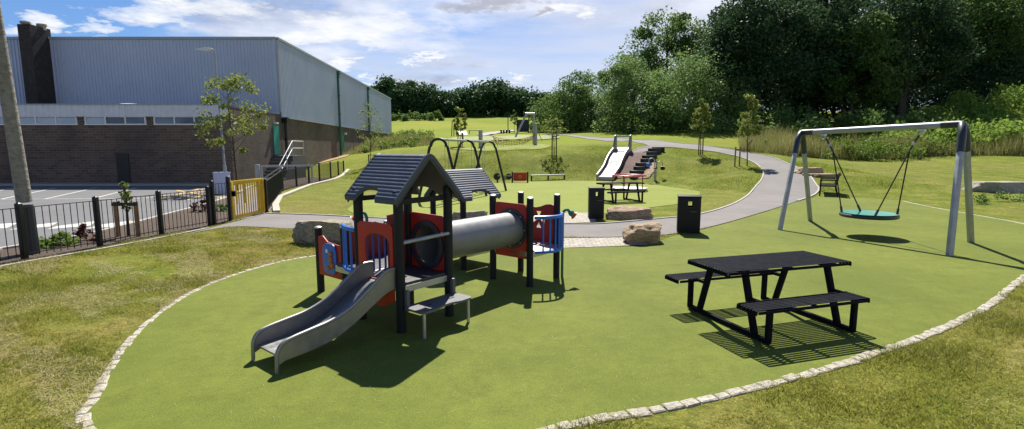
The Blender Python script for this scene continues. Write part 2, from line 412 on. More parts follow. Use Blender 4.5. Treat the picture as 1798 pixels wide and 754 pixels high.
def smooth_loop(p, n=6, closed=True):            # Catmull-Rom
    out = []; m = len(p)
    rng_ = range(m if closed else m - 1)
    for i in rng_:
        q = [p[(i + k) % m] if closed else p[min(max(i + k, 0), m - 1)] for k in (-1, 0, 1, 2)]
        for k in range(n):
            t = k / n
            out.append(tuple(.5 * ((2*q[1][c]) + (-q[0][c]+q[2][c])*t + (2*q[0][c]-5*q[1][c]+4*q[2][c]-q[3][c])*t*t + (-q[0][c]+3*q[1][c]-3*q[2][c]+q[3][c])*t**3) for c in range(2)))
    if not closed: out.append(tuple(p[-1][:2]))
    return out
def gp(l, z=0.0): return [tuple(G(x, y, z))[:2] for x, y in l]
def sheet(name, outline, mat, z, kind='structure', holes=()):
    mb = MB(); loops = [outline] + list(holes)
    flat = [Vector((q[0], q[1], 0)) for l in loops for q in l]
    tr = tessellate_polygon([[Vector((q[0], q[1], 0)) for q in l] for l in loops])
    mb.add([(q.x, q.y, z) for q in flat], [tuple(t) for t in tr])
    me = mb.mesh(name, smooth=0)
    if me.polygons[0].normal.z < 0: me.flip_normals()
    return tag(link(name, me, mat), kind=kind)
def drape(name, outline, mat, lift, step=.6):    # sheet laid over sloping ground
    bm = bmesh.new()
    tr = tessellate_polygon([[Vector((q[0], q[1], 0)) for q in outline]])
    vs = [bm.verts.new((q[0], q[1], 0)) for q in outline]
    for t in tr:
        try: bm.faces.new([vs[i] for i in t])
        except ValueError: pass
    for _ in range(7):
        es = [e for e in bm.edges if e.calc_length() > step]
        if not es: break
        bmesh.ops.subdivide_edges(bm, edges=es, cuts=1); bmesh.ops.triangulate(bm, faces=bm.faces[:])
    for v in bm.verts: v.co.z = gz(v.co.x, v.co.y) + lift
    bmesh.ops.recalc_face_normals(bm, faces=bm.faces)
    me = bpy.data.meshes.new(name); bm.to_mesh(me); bm.free()
    if len(me.polygons) and me.polygons[0].normal.z < 0: me.flip_normals()
    me.polygons.foreach_set('use_smooth', [True]*len(me.polygons))
    return tag(link(name, me, mat), kind='structure')

left_edge = gp([(150,745),(168,700),(192,652),(232,594),(290,544),(350,508),(420,481),(495,460),(560,449)])
back_edge = gp([(640,441),(730,438),(860,436),(985,436),(1060,434),(1135,432),(1180,416),(1240,403),(1330,378),(1400,355),(1440,344)])
right_edge = gp([(1470,328),(1500,332),(1600,357),(1700,376),(1798,394)]) + gp([(1900,420),(1985,436)])
near_edge = gp([(1950,440),(1905,440),(1860,450),(1798,488),(1740,534),(1680,566),(1600,600),(1500,634),(1400,663),(1300,688),(1200,711),(1100,729),(1010,745)])
close = [(-.9,3.05),(-2.2,3.0)]
loop = left_edge + back_edge + right_edge + near_edge + close
surf = smooth_loop(loop, 5)
sheet('play_surface', surf, M['rubber'], .012)

# stone sett edging, laid stone by stone
mb = MB()
def edging(path, w=.13, gap=.012, z=.0, hmin=.018, hmax=.03):
    L = [0.0]
    for a, b in zip(path, path[1:]): L.append(L[-1] + math.dist(a, b))
    P0 = np.array(path); s = 0.0
    while s < L[-1] - .1:
        l = rnd.uniform(.1, .2); m = s + l / 2
        x = np.interp(m, L, P0[:, 0]); y = np.interp(m, L, P0[:, 1])
        x2 = np.interp(min(m + .05, L[-1]), L, P0[:, 0]); y2 = np.interp(min(m + .05, L[-1]), L, P0[:, 1])
        a = math.atan2(y2 - y, x2 - x) + rnd.uniform(-.08, .08); ww = w * rnd.uniform(.85, 1.12); hh = rnd.uniform(hmin, hmax)
        o = rnd.uniform(-.008, .008); nx_, ny_ = -math.sin(a), math.cos(a)
        mm = Matrix.Translation((x + nx_ * o, y + ny_ * o, z)) @ Matrix.Rotation(a, 4, 'Z') @ Matrix.Rotation(rnd.uniform(-.04, .04), 4, 'X')
        dx, dy = l / 2 - gap / 2, ww / 2; i_ = .012
        j = lambda: rnd.uniform(-.008, .008)
        vs = [mm @ Vector(q) for q in ((-dx,-dy,-.05),(dx,-dy,-.05),(dx,dy,-.05),(-dx,dy,-.05),(-dx+j(),-dy+j(),hh-.008),(dx+j(),-dy+j(),hh-.008),(dx+j(),dy+j(),hh-.008),(-dx+j(),dy+j(),hh-.008),(-dx+i_,-dy+i_,hh),(dx-i_,-dy+i_,hh),(dx-i_,dy-i_,hh),(-dx+i_,dy-i_,hh))]
        mb.add(vs, [(0,1,5,4),(1,2,6,5),(2,3,7,6),(3,0,4,7),(4,5,9,8),(5,6,10,9),(6,7,11,10),(7,4,8,11),(8,9,10,11)])
        s += l
edging(smooth_loop(close[-1:] + left_edge, 6, False), .085, hmin=.013, hmax=.02)
edging(smooth_loop(right_edge[-1:] + near_edge + close[:1], 6, False), .105, hmin=.014, hmax=.022)
tag(mb.build('sett_edging', M['sett_stone'], smooth=.4, recalc=True), kind='structure')
mb = MB(); edging(smooth_loop(right_edge[:6], 5, False), .08, .0, 0, .014, .018)
tag(mb.build('surface_edging', M['kerb'], smooth=.4), kind='structure')

# second round surface beyond the path
circle = smooth_loop(gp([(612,366),(640,352),(700,335),(780,325),(880,320.5),(980,318.5),(1060,319),(1130,321),(1185,326),(1222,334),(1228,343),(1205,356),(1150,364),(1060,376),(985,383),(900,390),(800,391),(700,387),(640,380),(616,373)]), 5)
sheet('round_play_surface', circle, M['rubber2'], .012)
# asphalt path
up_ = gp([(468,376),(560,379),(640,383),(870,394),(1000,394.5),(1060,394),(1150,386),(1230,377),(1290,358),(1322,338)])
lo_ = gp([(330,412),(410,399),(500,402),(620,406),(900,418),(1000,418),(1095,417),(1180,412),(1260,396),(1340,373),(1400,354),(1436,341)])
UP = smooth_loop(up_ + [tuple(T(x, y))[:2] for x, y in ((1339,312),(1337,296),(1312,281),(1270,270),(1222,263),(1172,259),(1150,264),(1118,272))], 4, False)
LO = smooth_loop(lo_ + [tuple(T(x, y))[:2] for x, y in ((1430,322),(1405,297),(1362,280),(1305,267),(1252,259),(1205,252.5),(1150,248),(1095,244),(1010,237.5),(955,234.5))], 4, False)
UP2 = [tuple(T(x, y))[:2] for x, y in ((955,237.5),(1010,241),(1085,248),(1130,252.5),(1140,257),(1118,264),(1104,268))]
drape('asphalt_path', LO + UP2 + UP[::-1], M['path'], .017, .8)
mb = MB()
def strip(path, w, lift):
    p = [Vector((q[0], q[1], 0)) for q in path]
    for a, b in zip(p, p[1:]):
        if (b - a).length < 1e-4: continue
        n = max(1, int((b - a).length / .7))
        for k in range(n):
            c, d = a.lerp(b, k / n), a.lerp(b, (k + 1) / n); t = (d - c).normalized(); s_ = Vector((-t.y, t.x, 0)) * w / 2
            mb.bar((c.x, c.y, gz(c.x, c.y) + lift), (d.x, d.y, gz(d.x, d.y) + lift), w, .06)
strip(UP, .07, .015); strip(LO[40:], .07, .015); strip(UP2, .07, .015)
tag(mb.build('path_edging', M['kerb'], smooth=0), kind='structure')
# stone sett paving either side of the path
PAV = [gp([(845,420),(985,420),(1095,418.5),(1118,424),(1140,431.5),(1060,434.5),(985,437),(860,437)]), gp([(930,392),(1000,392.5),(1046,391.5),(1046,374.5),(1000,375),(940,377)])]
sheet('sett_paving', gp([(845,420),(985,420),(1095,418.5),(1118,424),(1140,431.5),(1060,434.5),(985,437),(860,437)]), M['setts'], .02)
sheet('sett_paving', gp([(930,392),(1000,392.5),(1046,391.5),(1046,374.5),(1000,375),(940,377)]), M['setts'], .02)

# car park
kerbline = gp([(-260,520),(0,440),(60,431),(150,415),(235,394),(290,379),(360,361),(402,347),(440,329),(470,322)])
cp = kerbline + [(-14.5,30.2),(-17,29.3),(-60,29.3),(-60,12)]
sheet('car_park', cp, M['carpark'], .008)
bed_out = gp([(-260,545),(0,468),(44,460),(176,436.5),(284,416),(367,399),(404,391)])
sheet('planting_bed', kerbline[:8] + bed_out[::-1], M['mulch'], .02)
sheet('gate_apron', gp([(404,391),(400,365),(402,349),(440,331),(470,323),(495,335),(488,352),(470,376),(440,384)]), M['path'], .024)
sheet('gravel_bed', gp([(470,323),(520,312),(600,305),(603,309),(545,323),(496,335)]), M['mulch'], .016)
mb = MB(); strip(kerbline, .12, .03); strip(gp([(-260,548),(0,470),(44,462),(176,439),(284,418.5),(367,401.5)]), .08, .0)
tag(mb.build('car_park_kerb', M['kerb'], smooth=0), kind='structure')
mb = MB(); strip(gp([(486,374),(484,362),(492,347),(545,326),(600,313),(612,308)]), .22, .05)
tag(mb.build('stone_kerb', M['sett_stone'], smooth=0), kind='structure')
def marks(name, quads, mat, z):
    mb = MB()
    for q in quads: mb.add([(p[0], p[1], z) for p in q], [(0, 1, 2, 3)])
    me = mb.mesh(name, smooth=0)
    for p in me.polygons:
        if p.normal.z < 0: p.flip()
    tag(link(name, me, mat), kind='structure')
def line(a, b, w):
    a, b = Vector(a), Vector(b); n = Vector((-(b - a).y, (b - a).x)).normalized() * w / 2
    return [a - n, b - n, b + n, a + n]
wl = [line(gp([a])[0], gp([b])[0], .12) for a, b in (((-150,352),(250,349)),((250,349),(300,343)),((0,351),(100,330)),((80,350),(170,330)),((165,349),(240,330)),((-90,351),(30,330)))]
wl += [gp([(-60,405),(-30,396),(34,392),(10,402)]), gp([(15,405),(45,398),(103,391),(88,399)]), gp([(82,404),(100,398),(168,389),(160,397)]), gp([(150,403),(172,396),(232,388),(215,398)])]
marks('white_marking', wl, M['whiteline'], .013)
yl = [line(gp([a])[0], gp([b])[0], .16) for a, b in (((262,352),(400,346)),((275,346),(405,341)),((300,340),(408,335.5)),((310,335),(395,349)),((345,332),(410,343)),((275,352),(350,333)),((330,352),(392,332)),((315,334),(410,331)))]
yl += [gp([(205,401),(225,391),(287,382),(283,391)])]
marks('yellow_marking', yl, M['yellowline'], .017)
mb = MB(); mb.box((-38.6, 29.75, .04), (43, .9, .16)); tag(mb.build('wall_pavement', M['pave'], smooth=0), kind='structure')
drape('dry_grass_patch', [tuple(T(x, y))[:2] for x, y in ((530,287),(560,277),(600,268),(618,268),(610,276),(570,286),(545,291))], M['drygrass'], .05)
drape('upper_play_surface', smooth_loop([tuple(T(x, y))[:2] for x, y in ((790,262),(850,258),(900,256),(960,255),(968,257),(950,262),(900,264),(840,266))], 3), M['rubber2'], .04, .5)
drape('far_play_surface', smooth_loop([tuple(T(x, y))[:2] for x, y in ((790,244),(850,240.5),(920,239),(975,240),(975,245),(900,247),(830,248))], 3), M['rubber3'], .08, .7)
drape('far_path', [tuple(T(x, y))[:2] for x, y in ((835,237),(870,232),(900,229),(905,231),(875,235),(850,239.5))], M['pave'], .11, .8)
drape('brown_bank', [tuple(T(x, y))[:2] for x, y in ((1080,315.5),(1106,313),(1122,304),(1150,271),(1108,270),(1100,272),(1090,290))], M['brown'], .06, .5)
drape('bare_soil', [tuple(T(x, y))[:2] for x, y in ((1118,316),(1140,314),(1152,300),(1150,285),(1142,286),(1128,303))], M['soil'], .06, .5)

# ------------------------------------------------------------------ modular play unit (local x = u, local y = v)
BLK, RED = M['post'], M['red']
pu = thing('play_unit', 'red and black toddler play unit with grey roofs, steel slide and grey crawl tunnel', 'play unit', (-1.27, 5.68, .012), R(51))
def post(x, y, top, capm='alu', w=.1):
    mb = MB(); mb.tube([(x, y, 0), (x, y, top)], w / 2 * 1.05, 12)
    p = mb.build('post', BLK, pu)
    mb = MB(); mb.lathe([(w*.53, top-.012), (w*.53, top+.006), (w*.3, top+.016), (.005, top+.018)], 12, Matrix.Translation((x, y, 0)))
    mb.build('cap', M[capm], p)
a_ = .76
for x, y in ((0,0),(a_,0),(0,a_),(a_,a_)): post(x, y, 1.62, 'post', .108)
for x, y in ((2.5,0.04),(3.22,.04),(2.5,.78),(3.22,.78)): post(x, y, 1.36)
for x, y in ((2.66,1.6),(3.42,1.6),(2.66,2.36),(3.42,2.36)): post(x, y, 1.32, 'post')
post(.3, 1.55, 1.04); post(.34, 2.27, .96); post(1.02, 1.55, 1.04)

def roof(u0, u1, v0, v1, ze, zr, along, notch, name='roof'):
    # ridge runs along 'along'; s = position along ridge, t = -1..1 across
    ns, nt = 60, 150; TOPV = []; BOT = []
    for i in range(ns + 1):
        s = i / ns; cut = 0
        for (c, w_, dp) in notch:
            q = abs(s - c) / w_
            if q < 1: cut = max(cut, dp * math.sqrt(1 - q ** 3))
        for j in range(nt + 1):
            t = -1 + 2 * j / nt; te = 1 - cut; tt = max(-te, min(te, t)); at = abs(tt)
            zz = zr - (zr - ze) * at
            rr = .14
            if at < rr: zz -= (zr - ze) * (rr - at) ** 2 / (2 * rr)
            k = (at * 14) % 1.0; rib = .012 * (math.sin(k * math.pi) ** .6) if at > .06 and at < .97 else .004
            if s < .025 or s > .975: rib = .016
            if along == 'v': x = (u0 + u1) / 2 + tt * (u1 - u0) / 2; y = v0 + (v1 - v0) * s; sgn = (1 if tt > 0 else -1); nrm = Vector((sgn * .7 * min(1, at / rr), 0, .7))
            else: x = u0 + (u1 - u0) * s; y = (v0 + v1) / 2 + tt * (v1 - v0) / 2; sgn = (1 if tt > 0 else -1); nrm = Vector((0, sgn * .7 * min(1, at / rr), .7))
            p = Vector((x, y, zz)); TOPV.append(p + nrm * rib); BOT.append(p - Vector((0, 0, .045)))
    w_ = nt + 1; n = len(TOPV); fs = []
    for i in range(ns):
        for j in range(nt):
            q = (i*w_+j, i*w_+j+1, (i+1)*w_+j+1, (i+1)*w_+j); fs.append(q); fs.append(tuple(x + n for x in reversed(q)))
    for i in range(ns):
        for j in (0, nt): q = (i*w_+j, (i+1)*w_+j); fs.append((q[0], q[1], q[1]+n, q[0]+n))
    for j in range(nt):
        for i in (0, ns): q = (i*w_+j, i*w_+j+1); fs.append((q[0], q[1], q[1]+n, q[0]+n))
    mb = MB(); mb.add(TOPV + BOT, fs); r = mb.build(name, M['roof'], pu, smooth=.5)
    return r
rA = roof(-.12, a_+.12, -.12, a_+.08, 1.53, 2.06, 'v', ((.6, .2, .24),))
rB = roof(2.56, 3.52, 1.48, 2.48, 1.25, 1.76, 'u', ((.5, .27, .26),))
def tri_board(par, x0, x1, y, ze, zr, arch=True, axis_='u', mat=BLK):
    m = (x0 + x1) / 2; out = [(x0, ze), (x0 + .04, ze - .1)]
    if arch:
        for k in range(13): a = math.pi - math.pi * k / 12; out.append((m + (x1 - x0) * .36 * math.cos(a), ze - .1 + .26 * math.sin(a)))
    out += [(x1 - .04, ze - .1), (x1, ze), (m, zr)]
    mb = MB()
    Mx = Matrix.Translation((0, y, 0)) @ Matrix(((1,0,0,0),(0,0,1,0),(0,1,0,0),(0,0,0,1))) if axis_ == 'u' else Matrix.Translation((y, 0, 0)) @ Matrix(((0,0,1,0),(1,0,0,0),(0,1,0,0),(0,0,0,1)))
    mb.prism(out, (), .024, Mx); mb.build('gable_board', mat, par)
tri_board(rA, -.02, a_+.02, a_+.03, 1.6, 1.98); 
def verge(par, x0, x1, y, ze, zr, ax='u'):
    m = (x0+x1)/2; out = [(x0,ze-.075),(m,zr-.085),(x1,ze-.075),(x1,ze+.0),(m+.06,zr-.035),(m-.06,zr-.035),(x0,ze+.0)]
    Mx = Matrix.Translation((0,y,0)) @ Matrix(((1,0,0,0),(0,0,1,0),(0,1,0,0),(0,0,0,1))) if ax == 'u' else Matrix.Translation((y,0,0)) @ Matrix(((0,0,1,0),(1,0,0,0),(0,1,0,0),(0,0,0,1)))
    MB().prism(out, (), .03, Mx).build('verge_board', M['elbow'], par, bev=.006)
verge(rA, -.1, a_+.1, -.1, 1.53, 2.05); verge(rA, -.1, a_+.1, a_+.06, 1.53, 2.05); verge(rB, 1.5, 2.46, 3.5, 1.25, 1.75, 'v'); verge(rB, 1.5, 2.46, 2.58, 1.25, 1.75, 'v')
tri_board(rB, 1.56, 2.40, 2.62, 1.3, 1.68, axis_='v'); tri_board(rB, 1.56, 2.40, 3.46, 1.3, 1.68, axis_='v')
mb = MB()
for y in (.02, a_-.02): mb.bar((.03, y, 1.5), (a_-.03, y, 1.5), .05, .06)
mb.build('roof_beam', BLK, rA)

# decks
def deck(x0, x1, y0, y1, z, mat=M['deck']):
    mb = MB(); mb.box(((x0+x1)/2, (y0+y1)/2, z), (x1-x0, y1-y0, .03)); d = mb.build('deck', mat, pu, bev=.004)
    mb = MB()
    for (a, b) in (((x0,y0),(x1,y0)),((x1,y0),(x1,y1)),((x1,y1),(x0,y1)),((x0,y1),(x0,y0))): mb.bar((a[0],a[1],z-.055), (b[0],b[1],z-.055), .04, .075)
    mb.build('deck_frame', M['alu'], d)
deck(.045, a_-.045, .0, a_, .55); deck(2.5, 3.22, .0, .78, .55, M['alu']); deck(2.62, 3.3, .82, 1.6, .5, M['step']); deck(2.66, 3.42, 1.6, 2.36, .3, M['step']); deck(.15, 1.0, a_+.02, 1.52, .55)

def XZ(y): return Matrix(((1,0,0,0),(0,0,-1,y),(0,1,0,0),(0,0,0,1)))     # outline (x,z) at constant y
def YZ(x): return Matrix(((0,0,1,x),(1,0,0,0),(0,1,0,0),(0,0,0,1)))      # outline (y,z) at constant x
def circ(cx, cy, r, n=28): return [(cx + r * math.cos(2*math.pi*k/n), cy + r * math.sin(2*math.pi*k/n)) for k in range(n)]
def panel(out, holes, mx, mat=RED, name='panel', par=pu, th=.02): return MB().prism(out, holes, th, mx).build(name, mat, par, bev=.003)
# slide entry panel with an arched opening
arch = [(.11, .58), (.11, 1.02)] + [(.34 - .23 * math.cos(math.pi*k/10), 1.02 + .1 * math.sin(math.pi*k/10)) for k in range(1, 10)] + [(.57, 1.02), (.57, .58)]
panel([(.05,.36),(.25,.26),(.5,.26),(.71,.36),(.71,1.2),(.66,1.24),(.1,1.25),(.05,1.22)], (arch,), YZ(-.045), name='slide_panel')
panel([(.05,.4),(.71,.4),(.71,1.24),(.66,1.27),(.1,1.26),(.05,1.22)], (circ(.38,.86,.26),), YZ(a_+.01), name='tunnel_panel')
panel([(.1,.42),(.72,.42),(.72,1.24),(.67,1.27),(.15,1.26),(.1,1.22)], (circ(.41,.87,.26),), YZ(2.5-.01), name='tunnel_panel')
panel([(.42,.5),(a_-.05,.5),(a_-.05,1.28),(.42,1.25)], (), XZ(a_), M['dark_red'], 'side_panel')
rail = MB()
for k in range(4): rail.tube([(.1+.09*k, a_-.01, .55), (.1+.09*k, a_-.01, 1.12)], .014, 6)
rail.tube([(.06, a_-.01, 1.13), (.42, a_-.01, 1.13)], .02, 8); rail.tube([(.06, a_-.01, .56), (.42, a_-.01, .56)], .016, 8)
rail.build('railing', M['violet'], pu)
# X-window panel on the far face of the right tower
xw = []
for k in range(4):
    a0 = math.pi/2*k; xw.append([(.4 + .03*math.cos(a0), .93 + .03*math.sin(a0)*1.2), (.4 + .13*math.cos(a0-.42), .93 + .15*math.sin(a0-.42)), (.4 + .13*math.cos(a0+.42), .93 + .15*math.sin(a0+.42))])
panel([(.08,.5),(.74,.5),(.74,1.12),(.66,1.15),(.55,1.14),(.45,1.13),(.36,1.15),(.25,1.19),(.15,1.2),(.08,1.18)], xw, YZ(3.22), M['dark_red'], 'window_panel')
# tunnel
mb = MB(); Mt = Matrix.Translation((0, .4, .865)) @ Matrix.Rotation(R(90), 4, 'Y')
prof = [(.245, a_+.02), (.245, 2.47)]; n = 40; vs = []; fs = []
for r in (.255, .243):
    for x in (a_+.02, 2.48):
        for k in range(n): a = 2*math.pi*k/n; vs.append((x, .395 + r*math.cos(a), .865 + r*math.sin(a)))
for k in range(n):
    k2 = (k+1) % n; fs += [(k, k2, n+k2, n+k), (2*n+k, 3*n+k, 3*n+k2, 2*n+k2), (k, 2*n+k, 2*n+k2, k2), (n+k, n+k2, 3*n+k2, 3*n+k)]
tn = mb.add(vs, fs).build('tunnel', M['tunnel'], pu, smooth=.7)
for x in (a_-.012, 2.475): MB().prism(circ(.395,.865,.315,36), (circ(.395,.865,.242,36),), .02, YZ(x)).build('flange', M['elbow'], tn, bev=.003)
for i in range(4):
    for k in range(5):
        mb = MB()
        a = -math.pi/2 - .5 + k*.62 + (i % 2)*.3; x = 1.05 + i*.37; p = Vector((x, .395 + .2555*math.cos(a), .865 + .2555*math.sin(a)))
        mb.lathe([(.016, 0), (.016, .004), (.001, .005)], 8, Matrix.Translation(p) @ Vector((0, math.cos(a), math.sin(a))).to_track_quat('Z', 'Y').to_matrix().to_4x4())
        mb.build('vent_plug', M['elbow'], tn)
for k in range(8):
    a = 2*math.pi*k/8; MB().lathe([(.012, 0), (.012, .006), (.001, .009)], 8, Matrix.Translation((2.462, .395+.28*math.cos(a), .865+.28*math.sin(a))) @ Matrix.Rotation(R(-90), 4, 'Y')).build('bolt', M['alu'], tn)
# curved blue balcony railings
def balcony(p0, p1, bulge, z0, z1, nb, mat):
    p0, p1 = Vector(p0), Vector(p1); d = p1 - p0; nrm = Vector((d.y, -d.x)).normalized(); path = []
    for k in range(17): t = k / 16; q = p0 + d * t + nrm * bulge * math.sin(math.pi * t) ** .8; path.append((q.x, q.y))
    mb = MB(); mb.tube([(x, y, z1) for x, y in path], .03, 8); mb.tube([(x, y, z0) for x, y in path], .026, 8)
    for k in range(nb):
        i = 1 + 14 * (k + .5) / nb; j = int(i); f = i - j; x = path[j][0]*(1-f)+path[j+1][0]*f; y = path[j][1]*(1-f)+path[j+1][1]*f
        mb.tube([(x, y, z0), (x, y, z1)], .014, 6)
    r = mb.build('balcony_railing', mat, pu); return path
pth = balcony((2.56, 0), (3.22, 0), .2, .53, 1.06, 6, M['blue'])
mb = MB(); mb.prism([(x, y + .01) for x, y in pth] , (), .025, Matrix.Translation((0, 0, .55))); mb.build('balcony_deck', M['alu'], pu)
MB().prism([(3.2, .53), (3.2, 1.08), (3.255, 1.08), (3.255, .53)], (), .1, XZ(-.03)).build('railing_end', M['blue'], pu, bev=.01)
balcony((.17, 1.36), (.02, .86), .05, .56, 1.1, 3, M['blue'])
panel([(.36,.45),(.96,.45),(.96,1.0),(.8,1.06),(.36,1.0)], (), XZ(1.55), M['dark_red'], 'side_panel')
MB().bar((.33, 1.5, 1.0), (.7, 1.5, 1.0), .05, .03).build('grab_rail', M['alu'], pu)
# low play panel with a blue dial and an orange animal-shaped handle
pp = panel([(1.6,.28),(2.22,.28),(2.22,.84),(2.1,.86),(1.98,.78),(1.7,.76),(1.6,.78)], (), YZ(.31), RED, 'dial_panel')
MB().prism([(1.91 + .17*math.copysign(abs(math.cos(a))**.55, math.cos(a)), .55 + .22*math.copysign(abs(math.sin(a))**.55, math.sin(a))) for a in [2*math.pi*k/32 for k in range(32)]], (), .02, YZ(.285)).build('dial', M['blue'], pp, bev=.003)
mb = MB()
for (y, z, ry, rz_) in ((1.83,.47,.055,.05),(1.86,.55,.05,.06),(1.85,.63,.04,.035),(1.92,.42,.05,.03)):
    mb.lathe([(.004,-.02),(.7,-.018),(1,0),(.7,.018),(.004,.02)], 14, Matrix.Translation((.265, y, z)) @ Matrix(((0,0,1,0),(ry,0,0,0),(0,rz_,0,0),(0,0,0,1))))
mb.build('turning_handle', M['orange'], pp)
MB().lathe([(.004,-.01),(.03,-.008),(.03,.008),(.004,.01)], 12, Matrix.Translation((.27,1.95,.66)) @ Matrix.Rotation(R(90),4,'Y')).build('peep_hole', M['white'], pp)
# front step and its side plates, grab bar
st = MB().prism([(.0,-.06),(.76,-.06),(.78,-.1),(.78,-.36),(.74,-.4),(.58,-.4),(.46,-.36),(.32,-.36),(.18,-.4),(.02,-.4),(-.02,-.36),(-.02,-.1)], (), .025, Matrix.Translation((0,0,.3))).build('step', M['step'], pu, bev=.005)
for x in (.03, .73):
    MB().tube([(x, -.36, 0), (x, -.36, .29)], .019, 8).build('leg', M['alu'], st)
    MB().box((x - .005 + (.02 if x > .4 else -.0), -.085, .38), (.05, .05, .24)).build('bracket', M['step'], st, bev=.01)
for x in (.2, .57): MB().box((x, -.23, .315), (.1, .018, .004)).build('hand_slot', BLK, st)
MB().tube([(.02, -.03, 1.04), (a_-.02, -.03, 1.06)], .022, 10).build('grab_bar', M['galv'], pu)
# speaking tubes with funnels
def funnel(x, y, dx, dy, mat, ztop):
    mb = MB(); path = [(x, y, 0), (x, y, ztop-.1)] + [(x + dx*.07*(1-math.cos(a)), y + dy*.07*(1-math.cos(a)), ztop-.1 + .09*math.sin(a)) for a in [math.pi*k/10 for k in range(1, 9)]]
    mb.tube(path, .022, 10); t = mb.build('speaking_tube', M['green'], pu)
    e = Vector(path[-1]); d = Vector((dx, dy, -.7)).normalized(); q = d.to_track_quat('Z', 'Y').to_matrix().to_4x4()
    MB().lathe([(.024,-.02),(.05,.02),(.055,.05),(.045,.055)], 14, Matrix.Translation(e) @ q).build('collar', M['teal'], t)
    MB().lathe([(.04,.05),(.06,.09),(.075,.1),(.03,.095)], 14, Matrix.Translation(e) @ q).build('funnel', mat, t)
funnel(3.33, .0, .7, -.6, M['orange'], 1.12)
funnel(.72, 1.62, -.55, .6, M['red'], 1.2)
# slide
def smooth_pts(p, n=8): return smooth_loop(p, n, False)
bed = smooth_pts([(.02,.565),(-.14,.555),(-.32,.47),(-.56,.33),(-.8,.225),(-1.05,.175),(-1.26,.16),(-1.4,.15)], 6)
sl = thing_sl = None
mb = MB(); y0, y1 = .04, .5
top = [(x, y, z) for x, z in bed for y in (y0, y1)]; bot = [(x, y, z-.02) for x, z in bed for y in (y0, y1)]; m = len(bed)
mb.add(top + bot, [(2*i, 2*i+1, 2*i+3, 2*i+2) for i in range(m-1)] + [(2*m+2*i, 2*m+2*i+2, 2*m+2*i+3, 2*m+2*i+1) for i in range(m-1)] + [(0,2*m,2*m+1,1), (2*m-2, 2*m-1, 4*m-1, 4*m-2)])
sl = mb.build('slide', M['steel'], pu, smooth=.8)
rim = smooth_pts([(.0,.74),(-.08,.75),(-.2,.725),(-.4,.585),(-.62,.445),(-.86,.36),(-1.1,.325),(-1.28,.3),(-1.38,.27),(-1.43,.2),(-1.44,.12)], 5)
low = [(x, z - .05) for x, z in bed]
for y in (y0 - .012, y1 + .012):
    out = [(x, z) for x, z in rim] + [(-1.42,.08)] + [(x, z) for x, z in low[::-1] if x > -1.38]
    s_ = MB().prism(out, (), .016, XZ(y)).build('slide_side', M['side_steel'], sl)
    MB().tube([(x, y, z) for x, z in rim] + [(-1.445, y, .0)], .02, 8).build('slide_rim', M['side_steel'], s_)
# ------------------------------------------------------------------ picnic tables (local x = length)
def picnic(loc, rz, label, s=1.0):
    t = thing('picnic_table', label, 'picnic table', loc, rz, None); bm = M['table']
    def slats(cx_w, y0, y1, z, L, n):
        mb = MB(); w = (y1 - y0) / n
        for i in range(n):
            y = y0 + w * (i + .5); hw = w * .34
            pr = [(-L/2, -.055), (-L/2+.004, -.012), (-L/2+.02, 0), (L/2-.02, 0), (L/2-.004, -.012), (L/2, -.055)]
            vs = []; 
            for (x, dz) in pr:
                vs += [(x, y-hw, z+dz), (x, y+hw, z+dz)]
            for (x, dz) in pr:
                ix = x * (1 - .012/L*2) if abs(x) > L/2-.01 else x
                vs += [(ix, y-hw, z+dz-.005), (ix, y+hw, z+dz-.005)]
            m = len(pr); fs = []
            for k in range(m-1):
                a, b = 2*k, 2*k+2; fs += [(a, a+1, b+1, b), (2*m+a, 2*m+b, 2*m+b+1, 2*m+a+1), (a, b, 2*m+b, 2*m+a), (a+1, 2*m+a+1, 2*m+b+1, b+1)]
            fs += [(0, 2*m, 2*m+1, 1), (2*m-2, 2*m-1, 4*m-1, 4*m-2)]
            mb.add(vs, fs)
        for x in (-L*.36, 0, L*.36): mb.bar((x, y0+.01, z-.02), (x, y1-.01, z-.02), .05, .012)
        for y in (y0, y1): mb.bar((-L/2+.03, y, z-.03), (L/2-.03, y, z-.03), .012, .03)
        return mb
    slats(0, -.35, .35, .75, 1.82, 16).build('tabletop', bm, t)
    for sgn in (-1, 1): slats(0, sgn*.66-.15, sgn*.66+.15, .45, 1.56, 7).build('bench_seat', bm, t, (-.13, 0, 0))
    for x in (-.6, .6):
        mb = MB()
        mb.bar((x, -.69, .035), (x, .69, .035), .05, .05)
        for sg in (-1, 1):
            mb.bar((x, sg*.665, .03), (x, sg*.665, .43), .06, .05, (0, 1, 0)); mb.bar((x, sg*.47, .05), (x, sg*.27, .72), .06, .06, (0, 1, 0)); mb.bar((x, sg*.8, .425), (x, sg*.36, .425), .05, .04)
        mb.bar((x, -.32, .715), (x, .32, .715), .05, .05)
        mb.build('frame', bm, t, bev=.006)
    return t
picnic((3.12, 6.1, .012), R(17.5), 'large black slatted picnic table in the right foreground, its shadow striped on the green surface')
pf = G(1081, 358); pt2 = picnic((pf.x + .336, pf.y + .83, .012), R(20), 'small looking distant black picnic table on the round surface beyond the bins')

